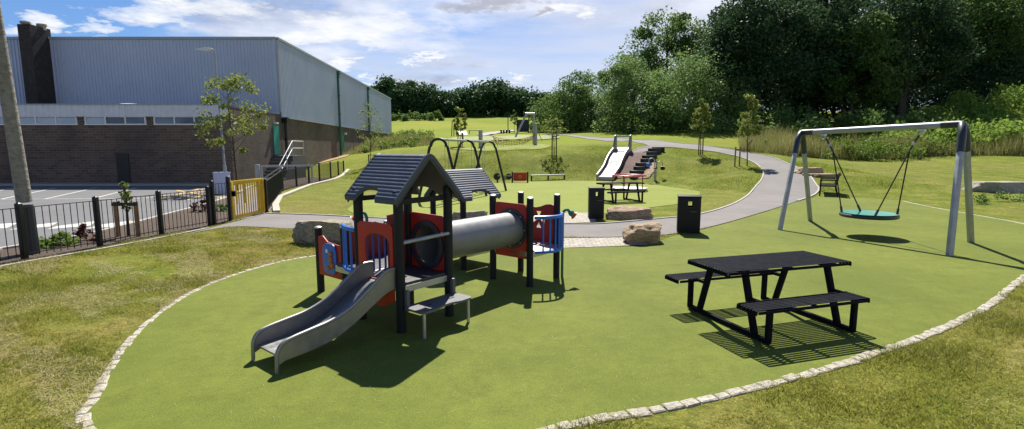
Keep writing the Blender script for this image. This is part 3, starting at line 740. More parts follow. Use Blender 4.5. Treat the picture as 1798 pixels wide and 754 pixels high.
# ------------------------------------------------------------------ basket swing
bs = thing('basket_swing', 'galvanised basket swing frame with dark corners and a round teal seat', 'swing', (8.67, 12.3, .012))
o = Vector((8.67, 12.3, 0))
FR = [G(1667,450) - o, G(1705,427) - o]; FL = [G(1369,405) - o, G(1423,389) - o]
TR = D(1691,219,10.66) - o; TL = D(1406,234,13.95) - o
bd = (TL - TR).normalized()
mb = MB(); mb.tube([TR + bd*.32, TL - bd*.32], .07, 12); mb.build('beam', M['galv'], bs)
for tp, feet, sg in ((TR, FR, 1), (TL, FL, -1)):
    ins = tp + bd * .32 * sg
    MB().tube([ins + bd*.05*sg, tp + bd*.04*sg], .076, 12).build('beam_collar', M['elbow'], bs)
    for f in feet:
        out = (f - tp); out.z = 0; out = out.normalized()
        sh = tp + out*.2 + Vector((0, 0, -.16)); k = (f - sh).normalized(); el = sh + k*.42
        L_ = MB(); L_.tube([f + Vector((0, 0, -.03)), el], .068, 4, square=True); lg = L_.build('leg', M['galv'], bs, bev=.012)
        E_ = MB(); pth = [el, sh + k*.1]
        for q in range(1, 7):
            t = q/6; a = sh + k*.1; b = sh + Vector((0,0,.09)) - out*.04; c = tp + bd*.02*sg; pth.append(a*(1-t)**2 + b*2*t*(1-t) + c*t*t)
        E_.tube(pth, .074, 12); E_.build('elbow', M['elbow'], lg)
seat_c = D(1525, 379, 12.25) - o
HG = [D(1622,229,11.4) - o, D(1447,236,13.2) - o]
def onbeam(px):
    best = min(range(101), key=lambda k: abs(((o + TR).lerp(o + TL, k/100).x / (o + TR).lerp(o + TL, k/100).y) - (px - 899)/F/CT*1.012 + 0))
    return TR.lerp(TL, best/100)
HG = [TR.lerp(TL, .2), TR.lerp(TL, .82)]
sr = .56; tilt = Matrix.Rotation(R(2), 4, 'Y')
se = MB(); ring = [(sr*math.cos(2*math.pi*k/36), sr*math.sin(2*math.pi*k/36), 0) for k in range(37)]
se.tube(ring, .05, 10, cap=False); seat = se.build('seat', M['elbow'], bs, seat_c)
MB().lathe([(.004,-.035),(sr-.05,-.02),(sr,.048),(sr+.03,.052),(sr+.03,.058),(sr-.06,.045),(.3,.02),(.004,.015)], 36).build('seat_mat', M['teal'], seat)
MB().lathe([(.004,-.075),(sr-.1,-.06),(sr-.01,-.03),(sr-.02,-.02),(.004,-.05)], 30).build('seat_base', M['elbow'], seat)
for h in HG:
    dr = (seat_c - h).normalized(); hh = h + Vector((0, 0, -.075)); join = hh + dr*.52
    mb = MB(); mb.box(h + Vector((0,0,-.09)), (.1,.1,.06), math.atan2(bd.y, bd.x)); mb.tube([h + Vector((0,0,-.1)), hh + dr*.12], .03, 8); hg = mb.build('hanger', M['alu'], bs)
    mb = MB(); mb.tube([hh + dr*.1, join], .016, 6)
    for k in range(5): q = hh + dr*(.15+.07*k); mb.tube([q, q + dr*.035], .026, 6)
    mb.build('chain', M['elbow'], hg); MB().tube([hh + dr*.3, hh + dr*.37], .034, 8).build('shackle', M['alu'], hg)
    tow = (h - seat_c); tow.z = 0; tow = tow.normalized(); perp = Vector((-tow.y, tow.x, 0))
    for s in (-1, 1):
        e = seat_c + (tow*.42 + perp*s*.40)*(sr/.58) + Vector((0,0,.04))
        MB().tube([join, e], .014, 6).build('rope', M['rope'], bs); MB().tube([e + (join-e).normalized()*.16, e], .026, 6).build('rope_sleeve', M['elbow'], bs)

# ------------------------------------------------------------------ toddler swing beyond the play unit
A_ = Vector((-2.87, 20.2, 2.46)); B_ = Vector((-1.18, 26.0, 2.44)); ts = thing('toddler_swing', 'dark tubular two bay swing frame behind the grey play roofs', 'swing', ((A_+B_)/2).to_2d().to_3d() + Vector((0,0,.012)))
o2 = ((A_+B_)/2); o2.z = 0; a1, b1 = A_ - o2, B_ - o2; dv = (b1 - a1).normalized(); pv = Vector((dv.y, -dv.x, 0)).normalized()
MB().tube([a1, b1], .05, 10).build('beam', M['galv'], ts)
for t in (0, .5, 1):
    c = a1.lerp(b1, t); mb = MB(); sp = .92
    path = [c + pv*sp*s - Vector((0,0,c.z)) for s in (-1,)] + [c - pv*.38 + Vector((0,0,-.3))] + [c + pv*.33*math.cos(a) + Vector((0,0,-.26+.28*math.sin(a))) for a in [math.pi - math.pi*k/8 for k in range(9)]] + [c + pv*.38 + Vector((0,0,-.3)), c + pv*sp - Vector((0,0,c.z))]
    mb.tube(path, .055, 10); mb.build('end_frame', M['black'], ts)
for t in (.13, .36, .63, .87):
    c = a1.lerp(b1, t); st_ = MB().box(c + Vector((0,0,-1.95)), (.36,.3,.1)).box(c + Vector((0,.14,-1.8)), (.34,.04,.28)).build('swing_seat', M['black'], ts, bev=.02)
    for s in (-1, 1): MB().tube([c + dv*.19*s + Vector((0,0,-.04)), c + dv*.17*s + Vector((0,0,-1.9))], .009, 5).build('chain', M['galv'], st_)
# ------------------------------------------------------------------ litter bins
def bin_(loc, rz, label, w=.52, h=.95):
    t = thing('litter_bin', label, 'bin', loc, rz); d = w*.86
    z0, z1 = h-.27, h-.13; x0, x1 = -w*.06, w*.16
    fr = [(-w/2, .02), (w/2, .02), (w/2, h-.03), (-w/2, h-.03)]; hole = [(x0, z0), (x1, z0), (x1, z1), (x0, z1)]
    bd_ = MB(); bd_.prism(fr, (hole,), .02, XZ(-d/2+.01)); bd_.prism(fr, (hole,), .02, XZ(d/2-.01))
    for s in (-1, 1): bd_.box((s*(w/2-.011), 0, h/2-.005), (.02, d-.042, h-.05))
    bd_.box((0, 0, z0-.1), (w-.045, d-.045, .02)); b = bd_.build('body', M['bin'], t, bev=.004)
    MB().box((0, 0, h-.012), (w+.03, d+.03, .03)).build('lid', M['bin'], t, bev=.01)
    MB().box((0, 0, .01), (w-.06, d-.06, .03)).build('plinth', M['elbow'], t)
    for a, bq in (((x0-.012, z0-.008), (x1+.012, z0-.008)), ((x0-.012, z1+.008), (x1+.012, z1+.008))): MB().bar((a[0], -d/2-.004, a[1]), (bq[0], -d/2-.004, bq[1]), .01, .012).build('slot_rim', M['elbow'], b)
    MB().box((w*.2, -d/2-.003, h-.38), (.14, .005, .018)).build('label_strip', paint('bronze', (.1,.075,.04), .5), b)
    return t
q = G(1212, 411.5); bin_((q.x+.02, q.y+.24, .012), R(-16), 'square black litter bin standing alone at the right edge of the path', .54, .93)
q = G(1048, 386); bin_((q.x, q.y+.22, .012), R(-4), 'square black litter bin left of the flat boulder, before the distant picnic table', .45, .94)
# ------------------------------------------------------------------ boulders
def boulder(loc, dims, mat, label, seed, rz=0.0, flat=.5, name='boulder', top=.72, rough_=.16, facets=14):
    rr = random.Random(seed); bm = bmesh.new(); bmesh.ops.create_icosphere(bm, subdivisions=5, radius=1.0)
    planes = []
    for k in range(facets):
        v = Vector((rr.gauss(0,1), rr.gauss(0,1), rr.gauss(0,.5))).normalized(); planes.append((v, rr.uniform(.72, .95)))
    planes.append((Vector((rr.uniform(-.1,.1), rr.uniform(-.1,.1), 1)).normalized(), top))
    for v in bm.verts:
        p = v.co.copy(); p = Vector([math.copysign(abs(c)**.75, c) for c in p])
        for nrm, dd in planes:
            e = p.dot(nrm) - dd
            if e > 0: p -= nrm*e*.92
        n1 = mnoise.fractal(p*1.7 + Vector((seed,0,0)), 1.0, 2.0, 5); n2 = mnoise.noise(Vector((p.x*1.2, p.y*1.2, p.z*7 + seed)))
        n3 = mnoise.fractal(p*6 + Vector((0,seed,0)), 1.0, 2.0, 3)
        p += p.normalized()*(n1*rough_*.6 + n2*.035 + n3*.018)
        v.co = Vector((p.x*dims[0]/2, p.y*dims[1]/2, p.z*dims[2]*.75 + dims[2]*.3))
    me = bpy.data.meshes.new(name); bm.to_mesh(me); bm.free(); me.polygons.foreach_set('use_smooth', [True]*len(me.polygons)); me.set_sharp_from_angle(angle=.7)
    ob = link(name, me, mat, None, loc); ob.rotation_euler = (0, 0, rz); return tag(ob, label, 'boulder')
def rock(px, py, w, dp, h, mat, label, seed, rz=0, **k):
    q = G(px, py); return boulder((q.x, q.y + dp*.42, 0), (w, dp, h), mat, label, seed, rz, **k)
rock(557, 431, 1.4, 1.1, .56, M['rock_grey'], 'large flat topped grey boulder on the lawn left of the play unit', 3, .15)
rock(822, 396, 1.2, .7, .42, M['rock_grey'], 'grey boulder half hidden behind the play unit posts and tunnel', 11, .1)
rock(1111, 387, 1.62, .85, .4, M['rock_tan'], 'long low brown boulder beside the bin across the path', 5, -.05)
rock(1132, 430, 1.08, .8, .48, M['rock_tan'], 'blocky tan boulder at the corner of the stone sett paving', 21, .25, facets=20)
q = T(1447, 312); boulder((q.x, q.y+.3, q.z-.05), (1.9, 1.1, .34), M['rock_tan'], 'lower flat tan rock behind the metal bench', 8, .1, top=.5)
boulder((q.x-.1, q.y+1.4, q.z+.0), (1.8, 1.1, .62), M['rock_tan'], 'upper tan rock behind the metal bench, furthest from it', 9, .0, top=.6)
q = G(1775, 347, .05); boulder((q.x+.3, q.y+.6, 0), (3.1, 1.5, .98), M['rock_pale'], 'wide flat pale stone slab on the grass right of the basket swing', 14, -.12, top=.5, rough_=.08)

# ------------------------------------------------------------------ bench by the path
q = G(1441, 345); bn = thing('park_bench', 'black metal bench with curved arms facing the path near the basket swing', 'bench', (q.x + .64, q.y + .49, .012), R(-121))
bn.scale = (1.12, 1.12, 1.15)
# local x = length, local -y = front
for x in (-.75, .75):
    mb = MB(); mb.tube([(x,-.3,0),(x,-.3,.55)] + [(x,-.3+.08*(1-math.cos(a)),.55+.08*math.sin(a)) for a in (R(30),R(60),R(90))] + [(x,.22,.63)], .028, 8); mb.tube([(x,.3,0),(x,.22,.42),(x,.3,.8),(x,.36,.84)], .026, 8); mb.tube([(x,-.3,.4),(x,.24,.4)], .024, 8)
    mb.build('arm_frame', M['table'], bn)
mb = MB()
for k in range(9): mb.box((0,-.27+.06*k,.42-.02*math.sin(k*.4)), (1.5,.056,.014))
mb.build('seat', M['table'], bn)
mb = MB()
for k in range(7): mb.box((0,.235+.0135*k,.5+.055*k), (1.5,.014,.052), M=Matrix.Rotation(R(-14),4,'X'))
mb.tube([(-.76,.36,.86),(.76,.36,.86)], .022, 8); mb.build('backrest', M['table'], bn)

# ------------------------------------------------------------------ fences and gate
def fence(name, label, pts_, hts, cat='fence', panels=None, double=()):
    t = thing(name, label, cat, pts_[0]); o = pts_[0]
    for i, p in enumerate(pts_):
        h = hts[i]; l = p - o
        mb = MB(); mb.box(l + Vector((0,0,h/2)), (.085,.085,h)); mb.lathe([(.06,h),(.005,h+.03)], 4, Matrix.Translation(l) @ Matrix.Rotation(R(45),4,'Z')); mb.build('post', M['black'], t, bev=.006)
    for i in range(len(pts_)-1):
        a, b = pts_[i]-o, pts_[i+1]-o; d = b-a; d.z = 0; L = d.length; h = min(hts[i], hts[i+1]) - .08
        mb = MB()
        for z in (.12, h): mb.bar(a + Vector((0,0,z)), b + Vector((0,0,z)), .04, .012)
        n = max(2, int(L/.115))
        for k in range(1, n): q = a.lerp(b, k/n); mb.tube([q + Vector((0,0,.06)), q + Vector((0,0,h+.0))], .0075, 5, cap=False)
        mb.build('railing_panel', M['black'], t, smooth=.9)
    return t
fp = [G(-190,502),G(-60,475),G(44,457),G(176,434),G(284,413),G(369,397)]
fence('railing_fence', 'long run of black railings between the lawn and the car park', fp, [1.08]*6)
fence('railing_fence', 'short black railing panel between the long railings and the yellow gate', [G(377,395.5), G(405,389.5)], [1.22, 1.3])
f2 = [G(468.6,375),G(496.5,336),G(521,328.5),G(543,323),G(561.5,319),G(581,314),G(594.6,311.5),G(604,310)]
fence('railing_fence', 'black railings running from the yellow gate back toward the hall steps', f2, [1.12,1.12,1.15,1.15,1.2,1.2,1.2,1.2])
ga, gb = G(409,387.5), G(463,375.5); gt = thing('pedestrian_gate', 'bright yellow barred pedestrian gate', 'gate', ga); dg = gb-ga
mb = MB()
for z in (.09, 1.12): mb.bar(Vector((0,0,z)), dg + Vector((0,0,z)), .06, .09)
for k in (0, 1): mb.bar(dg*k + Vector((0,0,.06)), dg*k + Vector((0,0,1.15)), .1, .1)
mb.bar(dg*.88 + Vector((0,0,.06)), dg*.88 + Vector((0,0,1.15)), .05, .06)
mb.build('gate_frame', M['yellow'], gt, bev=.006)
mb = MB()
for k in range(1, 12): mb.tube([dg*(k/13.5) + Vector((0,0,.1)), dg*(k/13.5) + Vector((0,0,1.12))], .017, 6, cap=False)
mb.build('gate_bars', M['yellow'], gt)
for k in (.18, .42): MB().bar(dg*k + Vector((0,-.03,.45)), dg*k + Vector((0,-.03,1.1)), .04, .02).build('brace', M['yellow'], gt); MB().box(Vector((.1,-.05,.8)), (.1,.06,.16)).build('latch', M['black'], gt, bev=.01)
q = on(450, 30.0); q2 = on(549, 30.5); mg = thing('vehicle_barrier', 'grey metal vehicle gate behind the black railings and below the stair rail', 'gate', q); d = q2-q
mb = MB(); mb.box((0,0,.6), (.22,.22,1.2)); mb.build('post', M['galv'], mg, bev=.02)
MB().bar((.2,0,1.1), d + Vector((0,0,1.12)), .1, .1).build('top_bar', M['galv'], mg)
mb = MB(); mb.bar((.25,0,.2), (.25,0,1.1), .08); mb.bar((.25,0,.35), d*.5 + Vector((0,0,.35)), .06); mb.bar((.25,0,.35), (d.x*.45,0,1.08), .06); mb.build('brace', M['galv'], mg); MB().bar(d + Vector((-.1,0,.15)), d + Vector((-.1,0,1.1)), .08).build('end_bar', M['galv'], mg)

# ------------------------------------------------------------------ poles, lamp, cabinet
q = G(47, 452); up = thing('utility_pole', 'tall weathered pole with a black base rising behind the black railings', 'pole', (q.x-.12, q.y+.25, 0))
lean = Vector((-.0115, 0, 1)); lean = Vector((-.034,0,1))
MB().tube([lean*1.05, lean*3, lean*9], [.124,.114,.065], 16).build('shaft', M['pole'], up); MB().tube([(0,0,0), lean*1.0], .127, 16).build('base', M['elbow'], up); MB().box(lean*9, (.3,.3,.1)).build('cap', M['galv'], up)
q = on(392, 28.4); sl_ = thing('street_lamp', 'tall slim grey street lamp with a flat lantern behind the birch', 'street lamp', q)
MB().tube([(0,0,0),(0,0,1.2),(0,0,1.25),(-.1,0,7.35)], [.09,.09,.06,.045], 12).build('column', M['galv'], sl_)
mb = MB(); mb.tube([(-.1,0,7.2),(-.12,0,7.37),(-.3,0,7.41)], .04, 8); mb.build('bracket', M['galv'], sl_)
MB().prism([(-.25,7.33),(-.55,7.31),(-1.05,7.37),(-1.05,7.41),(-.6,7.49),(-.25,7.47)], (), .28, XZ(0)).build('lantern', M['parapet'], sl_, bev=.03)
q = on(386, 24.0); cb = thing('utility_cabinet', 'pale lilac metal cabinet behind the railings below the street lamp', 'cabinet', q)
b = MB().box((0,0,.5), (.62,.35,1.0)).build('body', M['pale'], cb, bev=.02); MB().box((0,-.186,.5), (.5,.012,.85)).build('door', M['pale'], cb, bev=.004); MB().box((0,0,1.015), (.66,.39,.04)).build('top', M['pale'], cb, bev=.01)

# ------------------------------------------------------------------ sports hall
hall = thing('sports_hall', 'large blue grey clad sports hall on a dark brick base with a low front wing', 'building', (-15.0, 30.0, 0))
W0 = Vector((-16.4, 30.2, 0)); HO = Vector((-15.0, 30.0, 0)); sd = Vector((-.052, 1, 0)).normalized(); fd = Vector((-1, .0, 0))
def L_(v): return Vector(v) - HO
WT, HT = 4.62, 9.88
C1 = W0 + sd*7.6; C2 = W0 + sd*52                      # hall front corner, hall far corner
def wall(a, b, z0, z1, th, mat, name='wall', par=hall, off=0.0):
    a, b = Vector(a), Vector(b); t = (b-a).normalized(); n = Vector((t.y, -t.x, 0))
    mb = MB(); m = (a+b)/2 + n*(off - th/2) - HO; mb.box((m.x, m.y, (z0+z1)/2), ((b-a).length, th, z1-z0), math.atan2(t.y, t.x)); return mb.build(name, mat, par)
WL = W0 + fd*62
wall(WL, W0, -.3, WT-.62, .4, M['brick'], 'wing_wall')
wall(W0 + sd*.0, C1 + sd*.0, -.3, WT-.02, .4, M['brick2'], 'side_wall', off=-.01)
wall(C1, C2, -.3, 4.45, .4, M['brick2'], 'side_wall')
wall(C2, C2 + fd*66, 0, HT-.1, .4, M['cladding'], 'rear_wall')
def corr(a, b, z0, z1, pitch, depth, mat, name, off=.0):
    a, b = Vector(a), Vector(b); t = (b-a).normalized(); n = Vector((t.y, -t.x, 0)); L = (b-a).length; k = int(L/pitch); vs = []
    for i in range(k):
        s0 = i*pitch
        for (f, dd) in ((0,0),(.5,0),(.6,depth),(.9,depth)): vs.append((s0+f*pitch, dd))
    vs.append((L, 0)); m = len(vs)
    V = [a + t*s + n*(off+dd) - HO + Vector((0,0,z)) for z in (z0, z1) for s, dd in vs]
    mb = MB(); mb.add(V, [(i, i+1, m+i+1, m+i) for i in range(m-1)]); return mb.build(name, mat, hall, smooth=0)
corr(C1 + fd*64, C1, WT-.3, HT, .24, .05, M['cladding'], 'front_cladding', .02)
corr(C1, C2, 4.42, HT, .26, .05, M['cladding'], 'side_cladding', .06)
corr(WL, W0, WT-.66, WT, .34, .05, M['parapet'], 'parapet', .1)
wall(WL, W0 + Vector((.0,0,0)), WT, WT+.06, .5, M['trim'], 'parapet_cap', off=.2)
for a, b in ((C1 + fd*64, C1), (C1, C2)): wall(a, b, HT-.04, HT+.12, .3, M['trim'], 'eaves_trim', off=.16)
wall(C1 + sd*.05, C2, 4.36, 4.46, .12, M['trim'], 'base_trim', off=.14)
wall(C1 + fd*64, C1 - Vector((.05,0,0)), WT-.02, WT+.1, .08, M['parapet'], 'flashing', off=.1)
mb = MB(); c = C1 - HO; mb.box((c.x + .03, c.y - .03, (WT+HT)/2), (.14,.14,HT-WT-.2)); mb.build('corner_trim', M['trim'], hall)
mb = MB(); q = [W0-HO, C1-HO, C1+fd*62-HO, WL-HO]; mb.add([(p.x, p.y + (.05 if i in (0,3) else 0), WT-.1) for i, p in enumerate(q)], [(0,1,2,3)]); mb.build('wing_roof', M['rooftop'], hall, smooth=0)
mb = MB(); q = [C1-HO, C2-HO, C2+fd*64-HO, C1+fd*64-HO]; mb.add([(p.x, p.y, HT-.02) for p in q], [(0,1,2,3)]); mb.build('hall_roof', M['rooftop'], hall, smooth=0)
def fx(px, y): return (px - 899)/F*(y*CT)*1.0 - 0
yw = W0.y
def wx(px, z):                                           # x on the wing front for a sight column at height z
    dep = yw*CT - (z - H)*ST*1.0
    return (px - 899)/F*dep
def window(x0, x1, z0, z1, n, kinds):
    mb = MB(); y = yw - .03
    mb.bar((x0-.06,y,z0),(x1+.06,y,z0),.1,.07); mb.bar((x0,y,z1),(x1,y,z1),.1,.05)
    for k in range(n+1): x = x0 + (x1-x0)*k/n; mb.bar((x,y,z0+.035),(x,y,z1-.025),.065,.09,(0,1,0))
    f = mb.build('window', M['white'], hall); f.location = -HO
    for k in range(n):
        xa, xb = x0+(x1-x0)*k/n+.045, x0+(x1-x0)*(k+1)/n-.045
        MB().box(((xa+xb)/2, y+.012, (z0+z1)/2), (xb-xa, .02, z1-z0-.09)).build('pane', M['blind' if kinds[k] else 'glass'], f)
for (a, b, kinds) in ((-330,-225,(1,0,1)),(-210,-105,(0,1,1)),(-92,12,(1,1,1)),(28,135,(1,1,1)),(151,256,(1,0,0)),(272,377,(0,0,0))):
    window(wx(a,3.8), wx(b,3.8), 3.52, 3.95, 3, kinds)
MB().box((wx(217,1)-HO.x, yw-HO.y-.02, .95), (.72,.06,1.8)).build('door', M['greydoor'], hall)
MB().bar((wx(40,1)-HO.x, yw-HO.y-.08, 0), (wx(40,1)-HO.x, yw-HO.y-.08, 3.4), .08).build('downpipe', M['pipe'], hall)
# chimney stack against the hall front
cyf = C1.y - 1.5; cxr = (62 - 899)/F*(cyf*CT - 5*ST); cw = .85; ch = Vector((cxr - cw/2, cyf + .8, 0))
chm = MB().box((ch.x-HO.x, ch.y-HO.y, (WT+10.4)/2 + .15), (cw,1.6,10.4-WT)).build('chimney', M['chimney'], hall)
for dx in (-.35,.35): MB().lathe([(.22,10.4),(.22,10.65),(.3,10.67),(.3,10.8),(.05,10.84)], 14, Matrix.Translation((ch.x-HO.x+dx*.7, ch.y-HO.y+dx, 0))).build('flue', M['rock_pale'], chm)
mb = MB()
for px_, w in ((215,1.2),(180,2.2),(60,.8)): mb.lathe([(w*.5,WT+.0),(w*.5,WT+.16),(w*.3,WT+.26),(.05,WT+.28)], 12, Matrix.Translation((wx(px_,4.6)-HO.x, yw+2.5-HO.y, 0)))
mb.build('rooflight', M['parapet'], hall)
def side(s): return W0 + sd*s
snrm = Vector((sd.y, -sd.x, 0))
def sidebox(s, w, z0, z1, th, mat, name):
    p = side(s) + snrm*(th/2+.005) - HO; mb = MB(); mb.box((p.x, p.y, (z0+z1)/2), (w, th, z1-z0), math.atan2(sd.y, sd.x)); return mb.build(name, mat, hall)
sidebox(6.55, 1.0, 1.7, 3.75, .05, M['teal_door'], 'door'); sidebox(23.6, 1.3, 1.2, 3.7, .05, M['green_door'], 'door')
sidebox(6.5, .35, 3.85, 3.97, .2, M['white'], 'lamp_box'); sidebox(24.6, .3, 3.6, 3.8, .2, M['white'], 'lamp_box')
for s, z0, z1, m in ((7.9,.0,4.4,'black'),(22.3,1.0,9.8,'pipe'),(35.5,2.2,9.8,'pipe')):
    p = side(s) + snrm*.2 - HO; mb = MB(); mb.tube([(p.x,p.y,z0),(p.x,p.y,z1)], .1, 8)
    for z in np.arange(z0+1, z1, 1.8): mb.box((p.x,p.y,z), (.26,.26,.1))
    mb.box((p.x,p.y,z1-.2), (.4,.36,.4)) ; mb.build('downpipe', M[m], hall)
# entrance steps with a white hand rail
stp = thing('entrance_steps', 'dark concrete steps with a white handrail up to the teal hall door', 'steps', side(6.5) + snrm*.75)
so = side(6.5) + snrm*.75; ang = math.atan2(sd.y, sd.x)
def SL(s, w, z): p = side(s) + snrm*w - so; return Vector((p.x, p.y, z))
mb = MB(); p = SL(6.9,.75,.82); mb.box(p, (2.2,1.45,1.64), ang)
for k in range(8): p = SL(5.65-.3*k, .75, (1.64-.2*k)/2-.1); mb.box(p, (.3,1.45,max(.05,1.44-.2*k)), ang)
mb.build('flight', M['concrete'], stp)
mb = MB(); w = 1.4
for dz in (1.0, .5):
    mb.tube([SL(3.3,w,.05+dz), SL(5.8,w,1.66+dz), SL(7.95,w,1.66+dz), SL(7.95,.1,1.66+dz)], .024, 8)
for s, z in ((3.35,.05),(4.6,.85),(5.8,1.62),(7.95,1.62)): mb.tube([SL(s,w,z-.2), SL(s,w,z+1.0)], .024, 8)
mb.build('handrail', M['parapet'], stp)

# ------------------------------------------------------------------ far play equipment
q = G(913, 321); pc = thing('toddler_counter', 'red play panel with a yellow round emblem between two black posts', 'play counter', (q.x, q.y, .012))
for x in (-.48,.48): MB().box((x,0,.34), (.1,.1,.68)).build('post', M['black'], pc, bev=.01)
pnl = MB().prism([(-.42,.14),(-.3,.1),(.3,.1),(.42,.14),(.42,.62),(-.42,.62)], (), .03, XZ(0)).build('panel', M['red'], pc); MB().prism(circ(0,.36,.13,20), (), .02, XZ(-.03)).build('emblem', M['orange'], pnl)
MB().prism(circ(-.72,.36,.2,20), (), .05, XZ(0)).build('side_disc', M['black'], pc); MB().bar((-1.4,0,.42),(-.5,0,.42),.06).build('cross_bar', M['galv'], pc)
MB().box((-1.0,-.03,.3), (.26,.08,.32)).build('counter_box', M['rock_tan'], pc, bev=.01); MB().prism(circ(-1.45,.36,.22,20), (), .05, XZ(0)).build('side_disc', M['black'], pc)
MB().box((-1.42,.1,.3), (.1,.1,.6)).build('post', M['black'], pc)
qa, qb = G(932,318.5), G(992,317); bb = thing('balance_beam', 'long low grey balance beam on black legs right of the red play panel', 'balance beam', qa + Vector((0,0,.012))); d = qb-qa
MB().bar((0,0,.36), d + Vector((0,0,.36)), .22, .08).build('beam', M['galv'], bb, bev=.02)
for k in (.02,.5,.98): MB().bar(d*k, d*k + Vector((0,0,.33)), .1).build('leg', M['black'], bb)
# embankment slide
s0 = G(1062.5, 318.2); sa = Vector((s0.x, s0.y, 0)); s1 = D(1093, 267.5, 38.6); hd = (s1-sa); hd.z = 0; run = hd.length; hd = hd.normalized()
es = thing('embankment_slide', 'wide steel embankment slide running down the grass bank', 'slide', sa, math.atan2(hd.y, hd.x)); zt = s1.z; hw = .56
def bankz(x): return max(gz(sa.x + hd.x*x - hd.y*y, sa.y + hd.y*x + hd.x*y) for y in (-hw, 0, hw))
prof_ = [(x, bankz(x) + .2) for x in np.linspace(0, run + .8, 12)]; zt = bankz(run) + .2; prof_[0] = (0, .28)
bedp = smooth_pts(prof_, 4)
def bz(x): return float(np.interp(x, [p[0] for p in bedp], [p[1] for p in bedp]))
mb = MB(); m = len(bedp); vs = [(x,y,z) for x, z in bedp for y in (-hw,hw)] + [(x,y,z-.05) for x, z in bedp for y in (-hw,hw)]
mb.add(vs, [(2*i,2*i+1,2*i+3,2*i+2) for i in range(m-1)] + [(2*m+2*i,2*m+2*i+2,2*m+2*i+3,2*m+2*i+1) for i in range(m-1)]); mb.build('bed', paint('worn_steel', (.2, .2, .2), .62, .2, 5, metal=.35), es)
for s in (-1,1):
    rimp = smooth_pts([(-.05,.45)] + [(x, bz(x)+.26) for x in (.5, 1.2, run*.35, run*.55, run*.75)] + [(run-.7,bz(run-.7)+.32),(run-.2,zt+.95),(run,zt+1.05),(run+.3,zt+1.05),(run+.42,zt+.6),(run+.45,zt)], 5)
    MB().prism(rimp + [(x,z-.22) for x, z in bedp[::-1] if x < run+.4] + [(-.05,.0)], (), .07, XZ(s*hw)).build('side', M['side_steel'], es, bev=.02)
MB().box((-.03,0,.14), (.06,2*hw,.28)).build('end_plate', M['steel'], es, bev=.01); MB().bar((run+.1,-hw,zt+.95),(run+.1,hw,zt+.95),.08).build('top_bar', M['galv'], es)
# black climbing blocks up the bank
ck = thing('climbing_blocks', 'staggered black rubber blocks climbing the brown bank beside the slide', 'climbing steps', T(1112,313))
for i, (px_, py_) in enumerate(((1118,311),(1122,304),(1128,297),(1134,290),(1139,284),(1144,277),(1149,271))):
    p = T(px_, py_) - ck.location; w = (.85, .62)[i % 2]
    MB().box(p + Vector((0,0,.16)), (w,.45,.5), .3).build('block', M['black'], ck, bev=.03)
p = T(1153,268) - ck.location; MB().box(p + Vector((.1,0,.2)), (.9,.4,.35), -.2).build('block', M['black'], ck, bev=.03)
# spinner
q = G(1150, 322.5); sp = thing('spinner', 'steel spinning post with curved arms carrying a blue and a black pod', 'spinner', q + Vector((0,0,.012)))
MB().tube([(0,0,0),(0,0,.95)], .075, 12).build('post', M['galv'], sp); MB().lathe([(.13,0),(.14,.05),(.05,.1)], 14, Matrix.Translation((0,0,.9))).build('collar', M['black'], sp)
for sgn, m, hz_ in ((-1,'blue',1.12),(1,'black',.92)):
    pth = [(sgn*.05,0,.95),(sgn*.08,0,hz_+.2)] + [(sgn*(.08+.17*(1-math.cos(a))),0,hz_+.25+.16*math.sin(a)) for a in [math.pi*k/8 for k in range(1,9)]] + [(sgn*.43,0,hz_+.1)]
    ar = MB().tube(pth, .028, 8).build('arm', M['galv'], sp)
    MB().lathe([(.02,-.12),(.12,-.09),(.15,0),(.12,.09),(.02,.11)], 14, Matrix.Translation((sgn*.44,0,hz_))).build('pod', M[m], ar); MB().lathe([(.12,.09),(.145,.11),(.06,.13)], 14, Matrix.Translation((sgn*.44,0,hz_))).build('pod_lid', M['yellow' if sgn>0 else 'blue'], ar)
MB().tube([(0,-.04,.95),(.02,-.08,1.2),(.04,-.08,1.4)], .03, 8).build('arm', M['galv'], sp)
# roundabout
q = G(1104, 335); rb = thing('roundabout', 'low roundabout with a red ring rail behind the distant picnic table', 'roundabout', q + Vector((0,0,.012)))
MB().lathe([(.85,.02),(.95,.1),(.93,.14),(.05,.15)], 32).build('platform', M['alu'], rb)
MB().tube([(.82*math.cos(2*math.pi*k/28),.82*math.sin(2*math.pi*k/28),.76) for k in range(29)], .035, 8, cap=False).build('ring_rail', M['pinkred'], rb)
for k in range(5): a = 2*math.pi*(k+.3)/5; MB().tube([(.82*math.cos(a),.82*math.sin(a),.13),(.82*math.cos(a),.82*math.sin(a),.76)], .025, 8).build('rail_post', M['dark_red'], rb)
# far playground on the slope
def pxm(d): return d*CT/F
nb = T(905, 256); nc = thing('net_climber', 'orange rope net hung between tall grey posts on the upper play area', 'net climber', nb); d0 = nb.y; k_ = pxm(d0)
def NL(px, py, dd=0.0): p = D(px, py, d0+dd) - nb; return p
def bp(px, dd=0.0): p = on(px, d0+dd) - nb; return p
for px_, top_, r_, dd in ((940,220,.16,-1),(937,199,.11,5),(844,229,.18,-1)):
    b_ = bp(px_, dd); t_ = NL(px_, top_, dd); MB().tube([b_ - Vector((0,0,.2)), Vector((b_.x, b_.y, t_.z))], r_, 10).build('post', M['galv'], nc)
MB().tube([NL(905,241,5), NL(925,199,5)], .1, 8).build('slanted_pole', M['galv'], nc); MB().tube([NL(922,200,5), NL(939,200,5)], .11, 8).build('top_bar', M['galv'], nc)
mb = MB()
def netp(s, t):
    x = 866 + 74*s; sag = 4*s*(1-s); y = (240 - 3*s) + (9 + 7*t)*sag*.8 + t*(9 - 6*s); return NL(x, y, -2 + 3*t)
